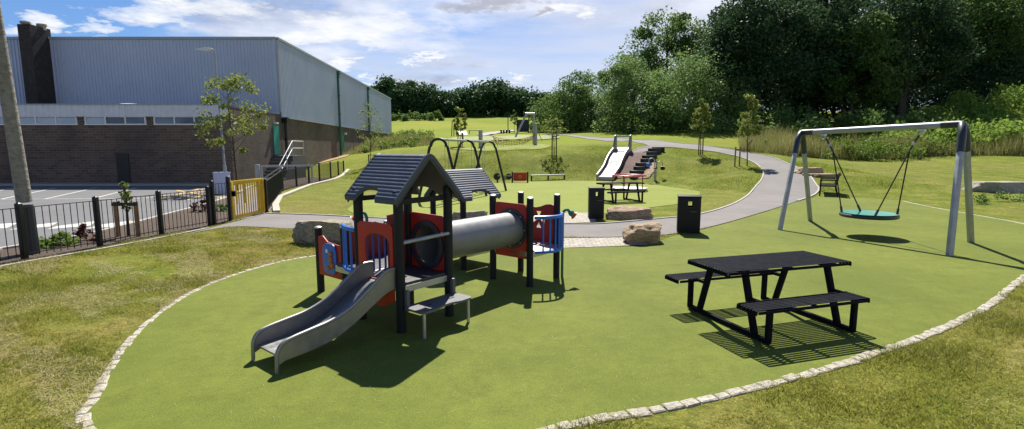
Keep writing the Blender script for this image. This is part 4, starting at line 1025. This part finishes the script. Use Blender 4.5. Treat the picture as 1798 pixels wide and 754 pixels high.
for t in (0,.25,.5,.75,1): mb.tube([netp(k/16, t) for k in range(17)], .022, 5)
for k in range(1,16): mb.tube([netp(k/16, t) for t in (0,.5,1)], .016, 5)
mb.build('net', M['netorange'], nc)
for a, b in (((866,240),(876,261)),((866,240),(859,237)),((940,222),(952,248))): MB().tube([NL(*a), NL(*b)], .03, 5).build('guy_rope', M['netorange'], nc)
q = T(918, 234); wl_ = thing('ball_wall', 'dark blue square ball wall panel on the upper play area', 'ball wall', q); kk = pxm(q.y); wv = 20*kk; hv = 21*kk
MB().box((0,0,hv/2+.15), (wv,.15,hv)).build('panel', M['darkblue'], wl_)
for x in (-.5,.5): MB().box((x*wv,0,hv/2+.2), (.14,.2,hv+.6)).build('post', M['black'], wl_)
proto = None
for k, px_ in enumerate((880,884.5,889.5,894.5)):
    q = T(px_, 234.5)
    if proto is None:
        proto = MB().lathe([(.15,-.1),(.15,.55),(.16,.56),(.02,.62)], 10).build('bollard', M['black'])
        b = proto
    else: b = proto.copy(); col.objects.link(b)
    b.location = q; tag(b, ('short black bollard, leftmost of the row beside the dark ball wall','second black bollard from the left in the row by the ball wall','third black bollard from the left in the row by the ball wall','short black bollard nearest to the dark ball wall')[k], 'bollard', 'bollards beside the ball wall')
q = T(813, 247); sg = thing('information_sign', 'tilted white information sign on a dark post on the upper lawn', 'sign', q); kk = pxm(q.y)
MB().tube([(0,0,0),(0,0,.75)], .06, 8).build('post', M['black'], sg); MB().box((0,0,.85), (16*kk*.85,.9,.06), M=Matrix.Rotation(.25,4,'Z') @ Matrix.Rotation(R(28),4,'X')).build('board', M['white'], sg)
q = T(835, 235.5); hb = thing('hoop_bench', 'low dark metal hoop rail beside the far path', 'rail', q); kk = pxm(q.y)
MB().tube([(-11*kk,0,0),(-11*kk,0,.45),(-10*kk,0,.55),(9*kk,0,.55),(11*kk,0,.4),(11*kk,0,0)], .06, 8).build('rail', M['black'], hb)
q = T(800, 240); ff = thing('mini_climber', 'small dark climbing frame beside the sapling on the upper lawn', 'climbing frame', q); kk = pxm(q.y)
for x in (-7,-3,2,6): MB().tube([(x*kk,0,0),(x*kk*.8,.0,1.1 if x>0 else 2.2)], .06, 8).build('post', M['black'], ff)
MB().tube([(-6*kk,0,2.15),(-2*kk,0,2.15)], .05, 8).build('top_bar', M['black'], ff)
q = T(892, 231); mk = thing('marker_post', 'tall thin black marker post left of the ball wall', 'post', q); kk = pxm(q.y); MB().tube([(0,0,0),(0,0,26*kk)], .07, 8).build('shaft', M['black'], mk); MB().box((0,0,26*kk), (.3,.2,.5)).build('head', M['black'], mk)
q = T(655, 288); wf = thing('tree_guard', 'small wooden frame guarding the thin sapling beside the hall', 'tree guard', q)
for x in (-.35,.35): MB().bar((x,0,0),(x,0,.75),.07).build('stake', M['bark'], wf)
MB().bar((-.4,0,.72),(.4,0,.72),.08,.06).build('cross_bar', M['bark'], wf)

# ------------------------------------------------------------------ trees
def leaf_quads(cent, size, r, upb=.75, asp=.62):
    n = len(cent); nrm = r.normal(size=(n,3)); nrm[:,2] += upb; nrm /= np.linalg.norm(nrm, axis=1)[:,None]
    a = np.cross(nrm, r.normal(size=(n,3))); a /= np.linalg.norm(a, axis=1)[:,None]; b = np.cross(nrm, a)
    s = size*r.uniform(.6,1.3,(n,1))
    return np.stack([cent-a*s, cent-b*s*asp+nrm*s*.15, cent+a*s, cent+b*s*asp+nrm*s*.15], 1)
def crown_points(r, n, h0, h1, rad, shape, clumps, cl_r):
    cs = []
    while len(cs) < clumps:
        p = r.uniform(-1,1,3)
        t = (p[2]+1)/2
        if shape == 'round': rr = math.sqrt(max(0, 1-(2*t-1)**2))*(1.06 - .25*t)
        elif shape == 'cone': rr = min(1, t*5)*(1-t)**.75
        elif shape == 'bush': rr = math.sqrt(max(0, 1-t**2.2))
        else: rr = min(1, t*3.2)**.7*math.sqrt(max(0, 1-t**2.6))
        q = math.hypot(p[0], p[1])
        if q > rr: continue
        if r.random() > .18 + .9*(q/max(rr,.01))**2 + .45*(t>.75): continue
        cs.append((p[0]*rad, p[1]*rad, h0+(h1-h0)*t))
    cs = np.array(cs); cr = cl_r*r.uniform(.55,1.45,clumps); idx = r.integers(0, clumps, n)
    d = r.normal(size=(n,3)); d /= np.linalg.norm(d,axis=1)[:,None]; d *= (r.random((n,1))**.45)
    d[:,2] *= .75
    pts = cs[idx] + d*cr[idx][:,None]; tint = np.clip(r.uniform(.1,.9,clumps)[idx]*.7 + r.uniform(0,.3,n), 0, 1)
    return pts, tint, cs
def limbs(mb, r, h0, h1, rad, tr, cs, ntr=1, nl=10):
    for k in range(ntr):
        off = np.array([r.uniform(-.5,.5), r.uniform(-.5,.5)])*(0 if ntr == 1 else 1.2); lean = r.uniform(-.05,.05,2)*(1 if ntr == 1 else 3)
        top = h0 + (h1-h0)*.8; path = []
        for i in range(7):
            t = i/6; path.append((off[0]+lean[0]*top*t + r.normal()*.02*top*t*.3, off[1]+lean[1]*top*t + r.normal()*.02*top*t*.3, top*t - (.2 if i == 0 else 0)))
        mb.tube(path, [tr*(1.25 if i == 0 else 1-.8*i/6) for i in range(7)], 8)
        for j in range(nl):
            c = cs[r.integers(len(cs))]; t = np.clip((c[2]-.25*math.hypot(c[0],c[1]))/top - r.uniform(.05,.25), h0/top*.7, .9); i = min(5, int(t*6)); f = t*6-i
            a = np.array(path[i])*(1-f)+np.array(path[i+1])*f; mid = (a+c)/2 + np.array([0,0,-.05*np.linalg.norm(c-a)]) + r.normal(size=3)*.04*np.linalg.norm(c-a)
            mb.tube([a, mid, c], [tr*.4*(1-t*.6), tr*.25*(1-t*.5), tr*.06], 5)
def tree(name, label, loc, h, rad, h0, mat, seed, n=9000, size=.26, shape='egg', tr=.3, clumps=70, cl=.95, ntr=1, nl=12, group=None, cat='tree', sy=1.0):
    r = np.random.default_rng(seed); t = thing(name, label, cat, loc, 0, group)
    p, tint, cs = crown_points(r, n, h0, h, rad, shape, clumps, cl); mb = MB(); limbs(mb, r, h0, h, rad, tr, cs, ntr, nl); mb.build('trunk', M['bark'], t, smooth=1.0)
    np_mesh('crown', leaf_quads(p, size, r), 4, mat, tint, t); return t
def wood(px, d, top, wpx, mat, label, seed, n=12500, size=.27, shape='egg', h0=.18, name='broadleaf_tree', cl=None, clumps=80, ntr=1, group='trees of the wood on the right'):
    b = on(px, d); b.z -= .1; z1 = D(px, top, d).z; h = z1-b.z; rad = wpx/2*pxm(d)
    return tree(name, label, b, h, rad, h*h0, mat, seed, int(n*1.8), size*.74, shape, tr=.022*h, clumps=clumps, cl=cl or rad*.3, ntr=ntr, group=group)
LD, LM, LP = M['leaf_dark'], M['leaf_mid'], M['leaf_pale']
wood(978, 86, 165, 96, LM, 'smallest rounded bushy tree at the left end of the right hand wood', 101, 5000, .22, 'bush', .02, 'bushy_tree')
wood(1036, 80, 116, 140, LM, 'mid green bushy tree just right of the smallest one at the wood edge', 102, 9000, .24, 'bush', .02, 'bushy_tree')
wood(1096, 84, 72, 40, LD, 'narrow pointed dark tree poking up behind the bushy willows', 103, 4500, .24, 'cone', .1)
wood(1108, 70, 103, 140, LP, 'pale grey green willow rising above the embankment slide', 104, 11000, .2, 'bush', .02, 'willow_tree')
wood(1168, 80, 22, 150, LM, 'tall round headed tree standing above the pale willows', 105, 12000, .28, 'egg', .2)
wood(1215, 63, 92, 180, LP, 'broad pale willow behind the two staked saplings', 106, 15000, .2, 'bush', .02, 'willow_tree')
wood(1325, 64, -18, 200, LD, 'huge dark tree with a solid crown right of the broad pale willow', 107, 18000, .27, 'egg', .06, clumps=110)
wood(1420, 66, -60, 170, LD, 'very tall dark tree behind and right of the huge dark one', 108, 14000, .3, 'egg', .1)
wood(1490, 63, 18, 150, LM, 'tree with lighter leaf sprays above the left end of the basket swing', 109, 14000, .25, 'egg', .14, ntr=3)
wood(1570, 64, -30, 170, LD, 'many stemmed dark tree showing bare trunks above the swing beam', 110, 15000, .25, 'egg', .2, ntr=4)
wood(1665, 82, -50, 190, LM, 'tall tree with yellow green sprays near the top right corner', 111, 14000, .28, 'egg', .12)
wood(1755, 82, -40, 190, LD, 'dark tree behind the bramble bank at the right side', 112, 14000, .27, 'egg', .06)
wood(1850, 82, -40, 200, LD, 'dark tree cut by the right edge of the picture', 113, 13000, .27, 'egg', .04)
wood(1268, 82, 6, 120, LD, 'dark tall tree in the second row, left of the huge dark tree', 114, 9000, .32, 'egg', .08)
wood(1540, 78, -70, 200, LD, 'back row dark tree between the light sprayed and many stemmed trees', 115, 10000, .36, 'egg', .03)
wood(1705, 96, -30, 240, LD, 'back row dark tree filling the gap above the bramble bank', 116, 10000, .36, 'egg', .03)
wood(1385, 84, -30, 220, LD, 'back row dark tree between the two tallest dark crowns', 117, 10000, .36, 'egg', .03)
wood(1460, 76, 90, 230, LD, 'low dark tree filling the shade under the crowns above the swing', 118, 10000, .3, 'bush', .0)
wood(1640, 84, 90, 230, LD, 'low dark tree in the shade behind the right swing legs', 119, 10000, .3, 'bush', .0)
FARL = [(652,150,150,56,'leftmost tree of the far tree line, rising over the hall roof end'),(692,148,133,60,'tall domed tree near the left of the far line, right of the hall'),(722,150,142,48,'third crown from the left in the far tree line'),(752,148,150,50,'lower tree left of the dip in the far tree line'),(786,150,158,56,'low broad tree at the dip in the middle of the far line'),(818,152,155,46,'darker tree just right of the dip in the far line'),(848,148,141,58,'left half of the highest pair of domes in the far line'),(876,150,139,52,'right half of the highest pair of domes in the far line'),(905,148,150,46,'tree right of the highest domes in the far line'),(932,146,158,46,'small far tree behind the net climber mast'),(956,148,164,44,'rightmost far tree, next to the bushy wood edge')]
for i, (px_, d_, tp, w_, lb) in enumerate(FARL): wood(px_, d_, tp+8, w_*1.12, M['leaf_far'], lb, 200+i, 5200, .5, 'round' if i % 3 else 'egg', .05, cl=2.6, clumps=46, group='far tree line across the field')
# saplings
q = on(413, 26.0); tree('birch_tree', 'young birch with yellow green leaves in front of the hall wing', q, 6.1, 1.6, 1.7, M['leaf_birch'], 301, 2000, .085, 'egg', .05, 40, .36, nl=30)
def sapling(px, py, top, wpx, label, seed, n, stakes=2, mat='leaf_birch', size=.07, shape='egg', low=.3, pos=None):
    q = pos or T(px, py); z1 = D(px, top, q.y).z; h = z1-q.z; k = pxm(q.y)
    t = tree('sapling', label, q, h, wpx/2*k, h*low, M[mat], seed, n, size, shape, .035, 34, wpx*k*.14, nl=26)
    return q, t
def stakes_(q, xs_, h, label, mat='wood'):
    s = thing('tree_stakes', label, 'tree stakes', q)
    for x in xs_: MB().tube([(x,0,-.1),(x,0,h)], .045, 8).build('stake', M[mat], s)
    MB().bar((xs_[0],0,h*.85),(xs_[-1],0,h*.85),.03,.07).build('tie', M['rope'], s)
q, _ = sapling(1230, 272, 168, 40, 'bushy staked sapling at the far path, left of the taller one', 302, 1900, size=.08, low=.36, shape='cone'); stakes_(q, (-.14,.14), 1.35, 'pair of close wooden stakes under the bushy sapling')
q, _ = sapling(1312, 292, 152, 46, 'tall airy staked sapling beside the curve of the path', 303, 1800, size=.08, low=.3, shape='cone'); q = T(1294, 293); stakes_(q, (-.14,.14), 1.2, 'pair of thin wooden stakes below the tall airy sapling')
q, _ = sapling(973, 270, 205, 44, 'thin staked sapling on the bank above the balance beam', 304, 420, size=.08, low=.45); stakes_(q, (-.16,.16), 1.5, 'dark stakes of the sapling above the balance beam', 'bark')
sapling(650, 290, 180, 46, 'sparse twiggy sapling in front of the hall side wall', 305, 650, size=.07, low=.3)
q, _ = sapling(808, 258, 182, 24, 'upright sapling behind the toddler swing frame', 306, 1100, size=.1, low=.2); stakes_(q, (-.2,.2), 1.2, 'orange brown stakes of the sapling behind the toddler swing')
sapling(903, 233, 194, 14, 'small sapling beside the dark ball wall', 307, 500, size=.12, low=.3, mat='leaf_mid')
q = G(226, 417); sapling(226, 417, 318, 22, 'weeping little tree tied inside a wooden frame by the railings', 308, 420, size=.035, low=.45, pos=q)
s = thing('tree_guard', 'wooden two post frame with cross bar holding the little weeping tree', 'tree guard', q)
for x in (-.24,.24): MB().bar((x,0,0),(x,0,.86),.07,.07,(0,1,0)).build('stake', M['wood'], s)
MB().bar((-.3,-.04,.8),(.3,-.04,.8),.03,.08).build('cross_bar', M['bark'], s)
# shrubs at the field edge, planting bed
for i, (px_, d_, tp, w_, lb) in enumerate(((771,128,193,11,'small round bush alone at the far field edge'),(840,146,198,16,'low hedge bush under the dip of the far trees'),(703,140,206,30,'long low bush at the left of the far field edge'),(893,146,197,9,'pale small bush under the highest far domes'),(912,146,197,10,'pale small bush at the far field edge right of the domes'))):
    b = on(px_, d_); z1 = D(px_, tp, d_).z; tree('shrub', lb, b, max(1.2, z1-b.z), w_/2*pxm(d_), .1, M['leaf_mid'] if i < 3 else M['leaf_pale'], 400+i, 700, .28, 'bush', .08, 14, .6, nl=4, cat='shrub')
def plant(px, py, h, w, mat, label, seed, n=220, size=.05):
    q = G(px, py); tree('shrub', label, q, h, w/2, .02, M[mat], seed, n, size, 'bush', .012, 12, w*.16, nl=10, cat='shrub')
plant(150, 424, .42, .5, 'leaf_red', 'dark red shrub in the planting bed behind the railings', 411); plant(100, 433, .22, .9, 'leaf_fresh', 'low bright green plant in the bed left of the red shrub', 412, 420); plant(356, 372, .4, .6, 'leaf_red', 'dark shrub at the far end of the bed near the gate', 413)
plant(388, 372, .3, .5, 'leaf_mid', 'low green shrub behind the short railing panel by the gate', 414)
# stuff: undergrowth, brambles, tall grass
def mass(name, cells, mat, seed, n, size, label, cat, clump=.8):
    r = np.random.default_rng(seed); P = []; Tn = []
    for (px0, px1, d0_, d1_, h) in cells:
        k = max(6, int(n*(px1-px0)/sum(c[1]-c[0] for c in cells))); nc = max(6, k//90)
        px = r.uniform(px0, px1, nc); dd = r.uniform(d0_, d1_, nc); x = (px-899)/F*dd*CT; g = terr(x, dd); z = g + h*r.random(nc)**.7
        i = r.integers(0, nc, k); v = r.normal(size=(k,3))*clump*.5; p = np.stack([x,dd,z],-1)[i]+v; p[:,2] = np.maximum(p[:,2], g[i]+.05); P.append(p); Tn.append(np.clip(r.random(nc)[i]*.7+.3*r.random(k),0,1))
    P = np.concatenate(P); o = np_mesh(name, leaf_quads(P, size, r), 4, mat, np.concatenate(Tn)); return tag(o, label, cat, kind='stuff')
mass('undergrowth', ((950,1100,76,86,2.2),(1060,1310,59,69,2.8),(1300,1660,48,58,2.6)), M['leaf_mid'], 501, 14000, .18, 'dark leafy undergrowth along the foot of the wood', 'undergrowth')
mass('bramble_bank', ((1560,1680,44,60,1.3),(1640,1760,42,64,1.7),(1740,1980,42,66,2.0)), M['leaf_bramble'], 502, 46000, .15, 'tall bank of bright green brambles at the right edge', 'brambles', .7)
mass('field_hedge', ((684,760,128,134,1.2),(690,900,146,150,1.3)), M['leaf_mid'], 503, 5000, .3, 'low hedge line below the far trees', 'hedge')
mass('rough_weeds', ((640,760,52,72,.35),(684,740,74,84,.4)), M['leaf_fresh'], 504, 5000, .13, 'rough weeds on the slope beside the hall', 'weeds', .5)
mass('weeds', ((1725,1860,18.9,19.7,.22),), M['leaf_mid'], 505, 1100, .045, 'weeds along the front of the pale stone slab', 'weeds', .22)
def blades(x, y, z, h, w, r, lean=.5):
    n = len(x); a = r.uniform(0, 2*np.pi, n); l = r.normal(size=(n,2))*lean*h[:,None]; b = np.stack([x,y,z],-1)
    dx = np.stack([np.cos(a)*w, np.sin(a)*w, np.zeros(n)], -1); t = b + np.stack([l[:,0], l[:,1], h], -1)
    return np.stack([b-dx, b+dx, t], 1)
def tall(name, polys, n, h0, h1, mat, seed, label):
    r = np.random.default_rng(seed); V = []; tn = []; tot = sum((p[1]-p[0])*(p[3]-p[2]) for p in polys)
    for (px0, px1, d0_, d1_) in polys:
        k = int(n*(px1-px0)*(d1_-d0_)/tot); px = r.uniform(px0,px1,k); d = r.uniform(d0_,d1_,k); x = (px-899)/F*d*CT; z = terr(x,d)
        cl = np.array([mnoise.noise((a*.5,b*.5,3)) for a, b in zip(x,d)]); big_ = np.array([mnoise.noise((a*.16,b*.16,7)) for a, b in zip(x,d)]); h = r.uniform(h0,h1,k)*np.clip(1+.7*cl+1.3*big_,.3,1.8); V.append(blades(x,d,z-.03,np.maximum(.1,h),.02+.0*h,r,.22)); tn.append(np.clip(.5+cl*.6+r.normal(size=k)*.22,0,1))
    return tag(np_mesh(name, np.concatenate(V), 3, mat, np.concatenate(tn)), label, 'tall grass', kind='stuff')
mass('verge_weeds', ((1450,1610,39.5,44,1.1),(1330,1450,41,45,.8),(1600,1700,41,43.5,1.0)), M['leaf_fresh'], 506, 9000, .1, 'leafy green weeds among the tall grass before the wood', 'weeds', .6)
tall('tall_grass', ((1315,1620,40,47),(1600,1900,41,44),(1300,1400,38,42)), 24000, .35, 1.5, M['tallgrass'], 601, 'tall seeding grass in front of the wood')
tall('meadow_grass', ((600,640,52,62),(640,760,52,70)), 11000, .25, .7, M['tallgrass'], 602, 'uncut grass on the slope beside the hall')
# mown lawn blades near the camera and on the banks
from mathutils.geometry import intersect_point_line
def inside(x, y, poly):
    c = np.zeros(len(x), bool); j = len(poly)-1
    for i in range(len(poly)):
        xi, yi = poly[i][:2]; xj, yj = poly[j][:2]
        c ^= ((yi > y) != (yj > y)) & (x < (xj-xi)*(y-yi)/((yj-yi) if abs(yj-yi) > 1e-9 else 1e-9)+xi); j = i
    return c
r = np.random.default_rng(700)
fence_line = np.array([tuple(p)[:2] for p in fp]); fence_line = fence_line[np.argsort(fence_line[:,0])]
def lawn_pts(n, x0, x1, y0, y1):
    x = r.uniform(x0,x1,n); y = r.uniform(y0,y1,n); keep = ~inside(x,y,surf) & ~inside(x,y,circle) & (np.abs(x) < y*1.08+.5)
    fl = np.interp(x, fence_line[:,0], fence_line[:,1], right=15.8); keep &= ~((x < -7.5) & (y > fl-.1)); keep &= ~inside(x,y,[tuple(p) for p in LO+UP2+UP[::-1]])
    for q_ in PAV: keep &= ~inside(x,y,q_)
    return x[keep], y[keep]
V = []; tn = []
for (n, x0, x1, y0, y1, hh, w) in ((320000,-8,9,3.2,8.2,.033,.0038),(170000,-12,16,8,14,.034,.006),(90000,-9,2,10,16,.034,.008)):
    x, y = lawn_pts(n,x0,x1,y0,y1); cl = np.array([mnoise.noise((a*1.1,b*1.1,5))+.5*mnoise.noise((a*4,b*4,1)) for a, b in zip(x,y)])
    h = np.maximum(.006, hh*r.uniform(.4,1.6,len(x))*np.clip(1+1.5*cl, .25, 2.6)); V.append(blades(x,y,np.zeros(len(x))-.003,h,w,r,.7)); tn.append(np.clip(.42-.8*cl+r.normal(size=len(x))*.24,0,1))
x = r.uniform(-12,20,120000); y = r.uniform(24,42,120000); k = ~inside(x,y,circle) & (np.abs(x) < y*1.05) & ~inside(x,y,[tuple(p) for p in LO+UP2+UP[::-1]]) & (x > -12); x, y = x[k], y[k]; z = terr(x,y); k = (z > .05); x, y, z = x[k], y[k], z[k]
brown = [tuple(T(a,b))[:2] for a, b in ((1040,317),(1106,315),(1122,306),(1155,271),(1108,262),(1080,262),(1060,290))]; k = ~inside(x,y,brown); x, y, z = x[k], y[k], z[k]
cl = np.array([mnoise.noise((a*.8,b*.8,2)) for a, b in zip(x,y)]); tag(np_mesh('bank_grass', blades(x,y,z-.02,np.maximum(.02,.065*r.uniform(.5,1.5,len(x))*(1+.9*cl)),.016,r,.6), 3, M['bank_blade'], np.clip(.45-.35*cl+r.normal(size=len(x))*.2,0,1)), 'short grass of the grassy bank behind the round surface', 'grass', kind='stuff')
tag(np_mesh('lawn_grass', np.concatenate(V), 3, M['blade'], np.concatenate(tn)), 'short mown grass of the lawns and banks', 'grass', kind='stuff')
# dry cuttings: loose straw on the lawn and a little on the rubber
def straw(x, y, z, L, w):
    n = len(x); a = r.uniform(0,2*np.pi,n); d = np.stack([np.cos(a)*L/2,np.sin(a)*L/2,r.normal(size=n)*.006],-1); s = np.stack([-np.sin(a)*w,np.cos(a)*w,np.zeros(n)],-1); c = np.stack([x,y,z],-1)
    return np.stack([c-d-s,c+d-s,c+d+s,c-d+s],1)
V = []
x, y = lawn_pts(260000,-12,-1.5,3.3,14); cl = np.array([mnoise.noise(((a-b)*.35,(a+b)*1.1,9))+.35*mnoise.noise((a*3,b*3,4)) for a, b in zip(x,y)]); k = cl+r.normal(size=len(x))*.08 > .11; V.append(straw(x[k],y[k],.02+.02*r.random(k.sum()),r.uniform(.02,.08,k.sum()),.0012))
x, y = lawn_pts(80000,0,14,3.3,13); cl = np.array([mnoise.noise((a*.8,b*1.2,19)) for a, b in zip(x,y)]); k = cl+r.normal(size=len(x))*.12 > .2; V.append(straw(x[k],y[k],.025+.015*r.random(k.sum()),r.uniform(.02,.07,k.sum()),.0012))
x = r.uniform(-4,12,1500); y = 3.3+9*r.random(1500)**1.3; k = inside(x,y,surf) & (r.random(1500) < .75); V.append(straw(x[k],y[k],np.full(k.sum(),.0165),r.uniform(.01,.05,k.sum()),.0009))
x = r.uniform(-3.4,2.6,420); y = r.uniform(3.6,5.6,420); k = inside(x,y,surf); V.append(straw(x[k],y[k],np.full(k.sum(),.0165),r.uniform(.015,.06,k.sum()),.0009))
V = np.concatenate(V); tag(np_mesh('straw', V, 4, M['straw'], r.random(len(V))), 'scattered dry grass cuttings on lawn and green surface', 'straw', kind='stuff')

# ------------------------------------------------------------------ sky, sun, camera
SUN = Vector((.05, .78, 1.0)).normalized(); el = math.asin(SUN.z); az = math.atan2(SUN.x, SUN.y)
w = bpy.data.worlds.new('World'); scene.world = w; w.use_nodes = True; nt = w.node_tree; nd = nt.nodes; bg = nd['Background']
def wn(t, **k):
    o_ = nd.new(t)
    for a, b in k.items():
        if a in o_.inputs: o_.inputs[a].default_value = b
        else: setattr(o_, a, b)
    return o_
def wl_(a, b): nt.links.new(a, b)
def wm(op, a, b=0.0, c=None):
    o_ = wn('ShaderNodeMath', operation=op)
    for i, q in ((0,a),(1,b),(2,c)):
        if q is None: continue
        if isinstance(q, (int,float)): o_.inputs[i].default_value = q
        else: wl_(q, o_.inputs[i])
    return o_.outputs[0]
sky = wn('ShaderNodeTexSky', sky_type='NISHITA', sun_disc=False, sun_elevation=el, sun_rotation=az, air_density=1.0, dust_density=.6, ozone_density=2.0, altitude=100)
hs = wn('ShaderNodeMix', data_type='RGBA', blend_type='MULTIPLY'); hs.inputs[0].default_value = 1; wl_(sky.outputs[0], hs.inputs[6]); hs.inputs[7].default_value = (.53,.74,1.05,1)
tc = wn('ShaderNodeTexCoord'); sx = wn('ShaderNodeSeparateXYZ'); wl_(tc.outputs['Generated'], sx.inputs[0]); X_, Y_, Z_ = sx.outputs
den = wm('ADD', wm('MAXIMUM', Z_, 0.0), .12); cx = wm('DIVIDE', X_, den); cy = wm('DIVIDE', Y_, den); cb_ = wn('ShaderNodeCombineXYZ'); wl_(cx, cb_.inputs[0]); wl_(cy, cb_.inputs[1])
def wnoise(s, d, rg, off=(0,0,0), sc=(1,1,1)):
    mp = wn('ShaderNodeMapping'); mp.inputs['Location'].default_value = off; mp.inputs['Scale'].default_value = sc; wl_(cb_.outputs[0], mp.inputs[0]); o_ = wn('ShaderNodeTexNoise', Scale=s, Detail=d, Roughness=rg); wl_(mp.outputs[0], o_.inputs['Vector']); return o_.outputs['Fac']
def wramp(f, st):
    o_ = wn('ShaderNodeValToRGB'); e = o_.color_ramp.elements
    while len(e) < len(st): e.new(.5)
    for k, (p, c) in enumerate(st): e[k].position = p; e[k].color = (c,c,c,1) if isinstance(c,(int,float)) else (*c,1)
    wl_(f, o_.inputs[0]); return o_.outputs[0]
n1 = wnoise(.7, 11, .56, (3.1,1.7,0)); n2 = wnoise(1.9, 7, .6, (9,4,0)); veil = wnoise(.35, 6, .6, (1,8,0), (.6,1.6,1))
azx = wm('DIVIDE', X_, wm('MAXIMUM', Y_, .05))                      # tan(azimuth)
bias = wramp(wm('MULTIPLY_ADD', azx, .5, .5), [(0.0,.03),(.2,.06),(.33,.05),(.5,.12),(.7,.16),(1,.14)])
hz = wm('SUBTRACT', wramp(Z_, [(.0,.0),(.1,.02),(.22,.08),(.36,.06)]), wramp(Z_, [(.36,.0),(.6,.3)]))
cov = wm('ADD', wm('ADD', wm('MULTIPLY_ADD', n2, .35, wm('MULTIPLY', n1, .75)), bias), hz)
fac = wramp(cov, [(.66,0.0),(.76,.8)])
vf = wramp(wm('ADD', wm('ADD', veil, wm('MULTIPLY', bias, 1.9)), wm('MULTIPLY', wramp(Z_, [(.36,.0),(.6,.5)]), -1)), [(.53,0.0),(.74,.75)])
shade = wramp(wnoise(1.1, 6, .6, (3.4,1.2,0)), [(.35,(.36,.4,.52)),(.6,(.86,.88,.95))])
mixv = wn('ShaderNodeMix', data_type='RGBA'); wl_(vf, mixv.inputs[0]); 
cloudv = wn('ShaderNodeMix', data_type='RGBA', blend_type='MULTIPLY'); cloudv.inputs[0].default_value = 1
wl_(hs.outputs[2], mixv.inputs[6]); mixv.inputs[7].default_value = (6.9,7.2,8.3,1)
cs_ = wn('ShaderNodeMix', data_type='RGBA', blend_type='MULTIPLY'); cs_.inputs[0].default_value = 1; wl_(shade, cs_.inputs[6]); cs_.inputs[7].default_value = (9.9,10.,10.2,1)
mixc = wn('ShaderNodeMix', data_type='RGBA'); wl_(fac, mixc.inputs[0]); wl_(mixv.outputs[2], mixc.inputs[6]); wl_(cs_.outputs[2], mixc.inputs[7])

U_ = wm('ADD', azx, wm('MULTIPLY_ADD', wnoise(2.6, 8, .65, (2,5,0)), .42, -.21)); V_ = wm('ADD', wm('DIVIDE', Z_, wm('MAXIMUM', Y_, .05)), wm('MULTIPLY_ADD', wnoise(3.0, 8, .65, (7,1,0)), .12, -.06))
dens = None
for (px_, py_, rx, ry) in ((620,52,170,30),(330,16,190,26),(150,52,75,17),(25,38,55,22),(592,112,36,13),(640,146,30,10),(793,146,26,9),(880,140,36,10),(740,104,50,6),(960,20,55,20)):
    x_, f_, u_ = ray(px_, py_); e1 = wm('MULTIPLY_ADD', U_, F/rx, -x_/f_*F/rx); e2 = wm('MULTIPLY_ADD', V_, F/ry, -u_/f_*F/ry)
    q_ = wm('SUBTRACT', 1.0, wm('ADD', wm('MULTIPLY', e1, e1), wm('MULTIPLY', e2, e2))); dens = q_ if dens is None else wm('MAXIMUM', dens, q_)
cum = wramp(wm('ADD', dens, wm('MULTIPLY_ADD', wnoise(4.5, 12, .66, (4,4,0)), 3.0, -1.7)), [(.0,.0),(.3,.4),(.95,.92)])
cshade = wramp(wm('ADD', wm('MULTIPLY', dens, .25), wnoise(3.4, 8, .62, (4.2,3.9,0))), [(.42,(.66,.7,.8)),(.66,(1,1,1))])
csh = wn('ShaderNodeMix', data_type='RGBA', blend_type='MULTIPLY'); csh.inputs[0].default_value = 1; wl_(cshade, csh.inputs[6]); csh.inputs[7].default_value = (9.3,9.35,9.5,1)
mixk = wn('ShaderNodeMix', data_type='RGBA'); wl_(cum, mixk.inputs[0]); wl_(mixc.outputs[2], mixk.inputs[6]); wl_(csh.outputs[2], mixk.inputs[7])
dk = None
for (px_, py_, rx, ry) in ((845,4,95,15),(945,24,26,14)):
    x_, f_, u_ = ray(px_, py_); e1 = wm('MULTIPLY_ADD', U_, F/rx, -x_/f_*F/rx); e2 = wm('MULTIPLY_ADD', V_, F/ry, -u_/f_*F/ry)
    q_ = wm('SUBTRACT', 1.0, wm('ADD', wm('MULTIPLY', e1, e1), wm('MULTIPLY', e2, e2))); dk = q_ if dk is None else wm('MAXIMUM', dk, q_)
dkf = wramp(wm('ADD', dk, wm('MULTIPLY_ADD', wnoise(3.2, 8, .6, (8,2,0)), 1.4, -.8)), [(.0,.0),(.9,.75)])
mixd = wn('ShaderNodeMix', data_type='RGBA'); wl_(dkf, mixd.inputs[0]); wl_(mixk.outputs[2], mixd.inputs[6]); mixd.inputs[7].default_value = (3.6,3.7,4.4,1)
wl_(mixd.outputs[2], bg.inputs['Color']); bg.inputs['Strength'].default_value = .064
ld = bpy.data.lights.new('sun', 'SUN'); ld.energy = 5.0; ld.angle = R(.53); ld.color = (1, .945, .84)
lo = bpy.data.objects.new('sun', ld); col.objects.link(lo); lo.rotation_euler = (-SUN).to_track_quat('-Z', 'Y').to_euler(); lo.location = (0, 0, 60)
cd = bpy.data.cameras.new('camera'); co = bpy.data.objects.new('camera', cd); col.objects.link(co)
cd.sensor_width = 36; cd.lens = 36*F/1798; cd.clip_end = 3000; cd.clip_start = .05
co.location = (0, 0, H); co.rotation_euler = (math.pi/2 - TH, 0, 0); scene.camera = co
vs_ = scene.view_settings; vs_.view_transform = 'Standard'; vs_.look = 'None'; vs_.exposure = .78; vs_.gamma = 1.0; vs_.use_curve_mapping = False
scene.render.engine = 'CYCLES'
scene.cycles.max_bounces = 6; scene.cycles.transparent_max_bounces = 4
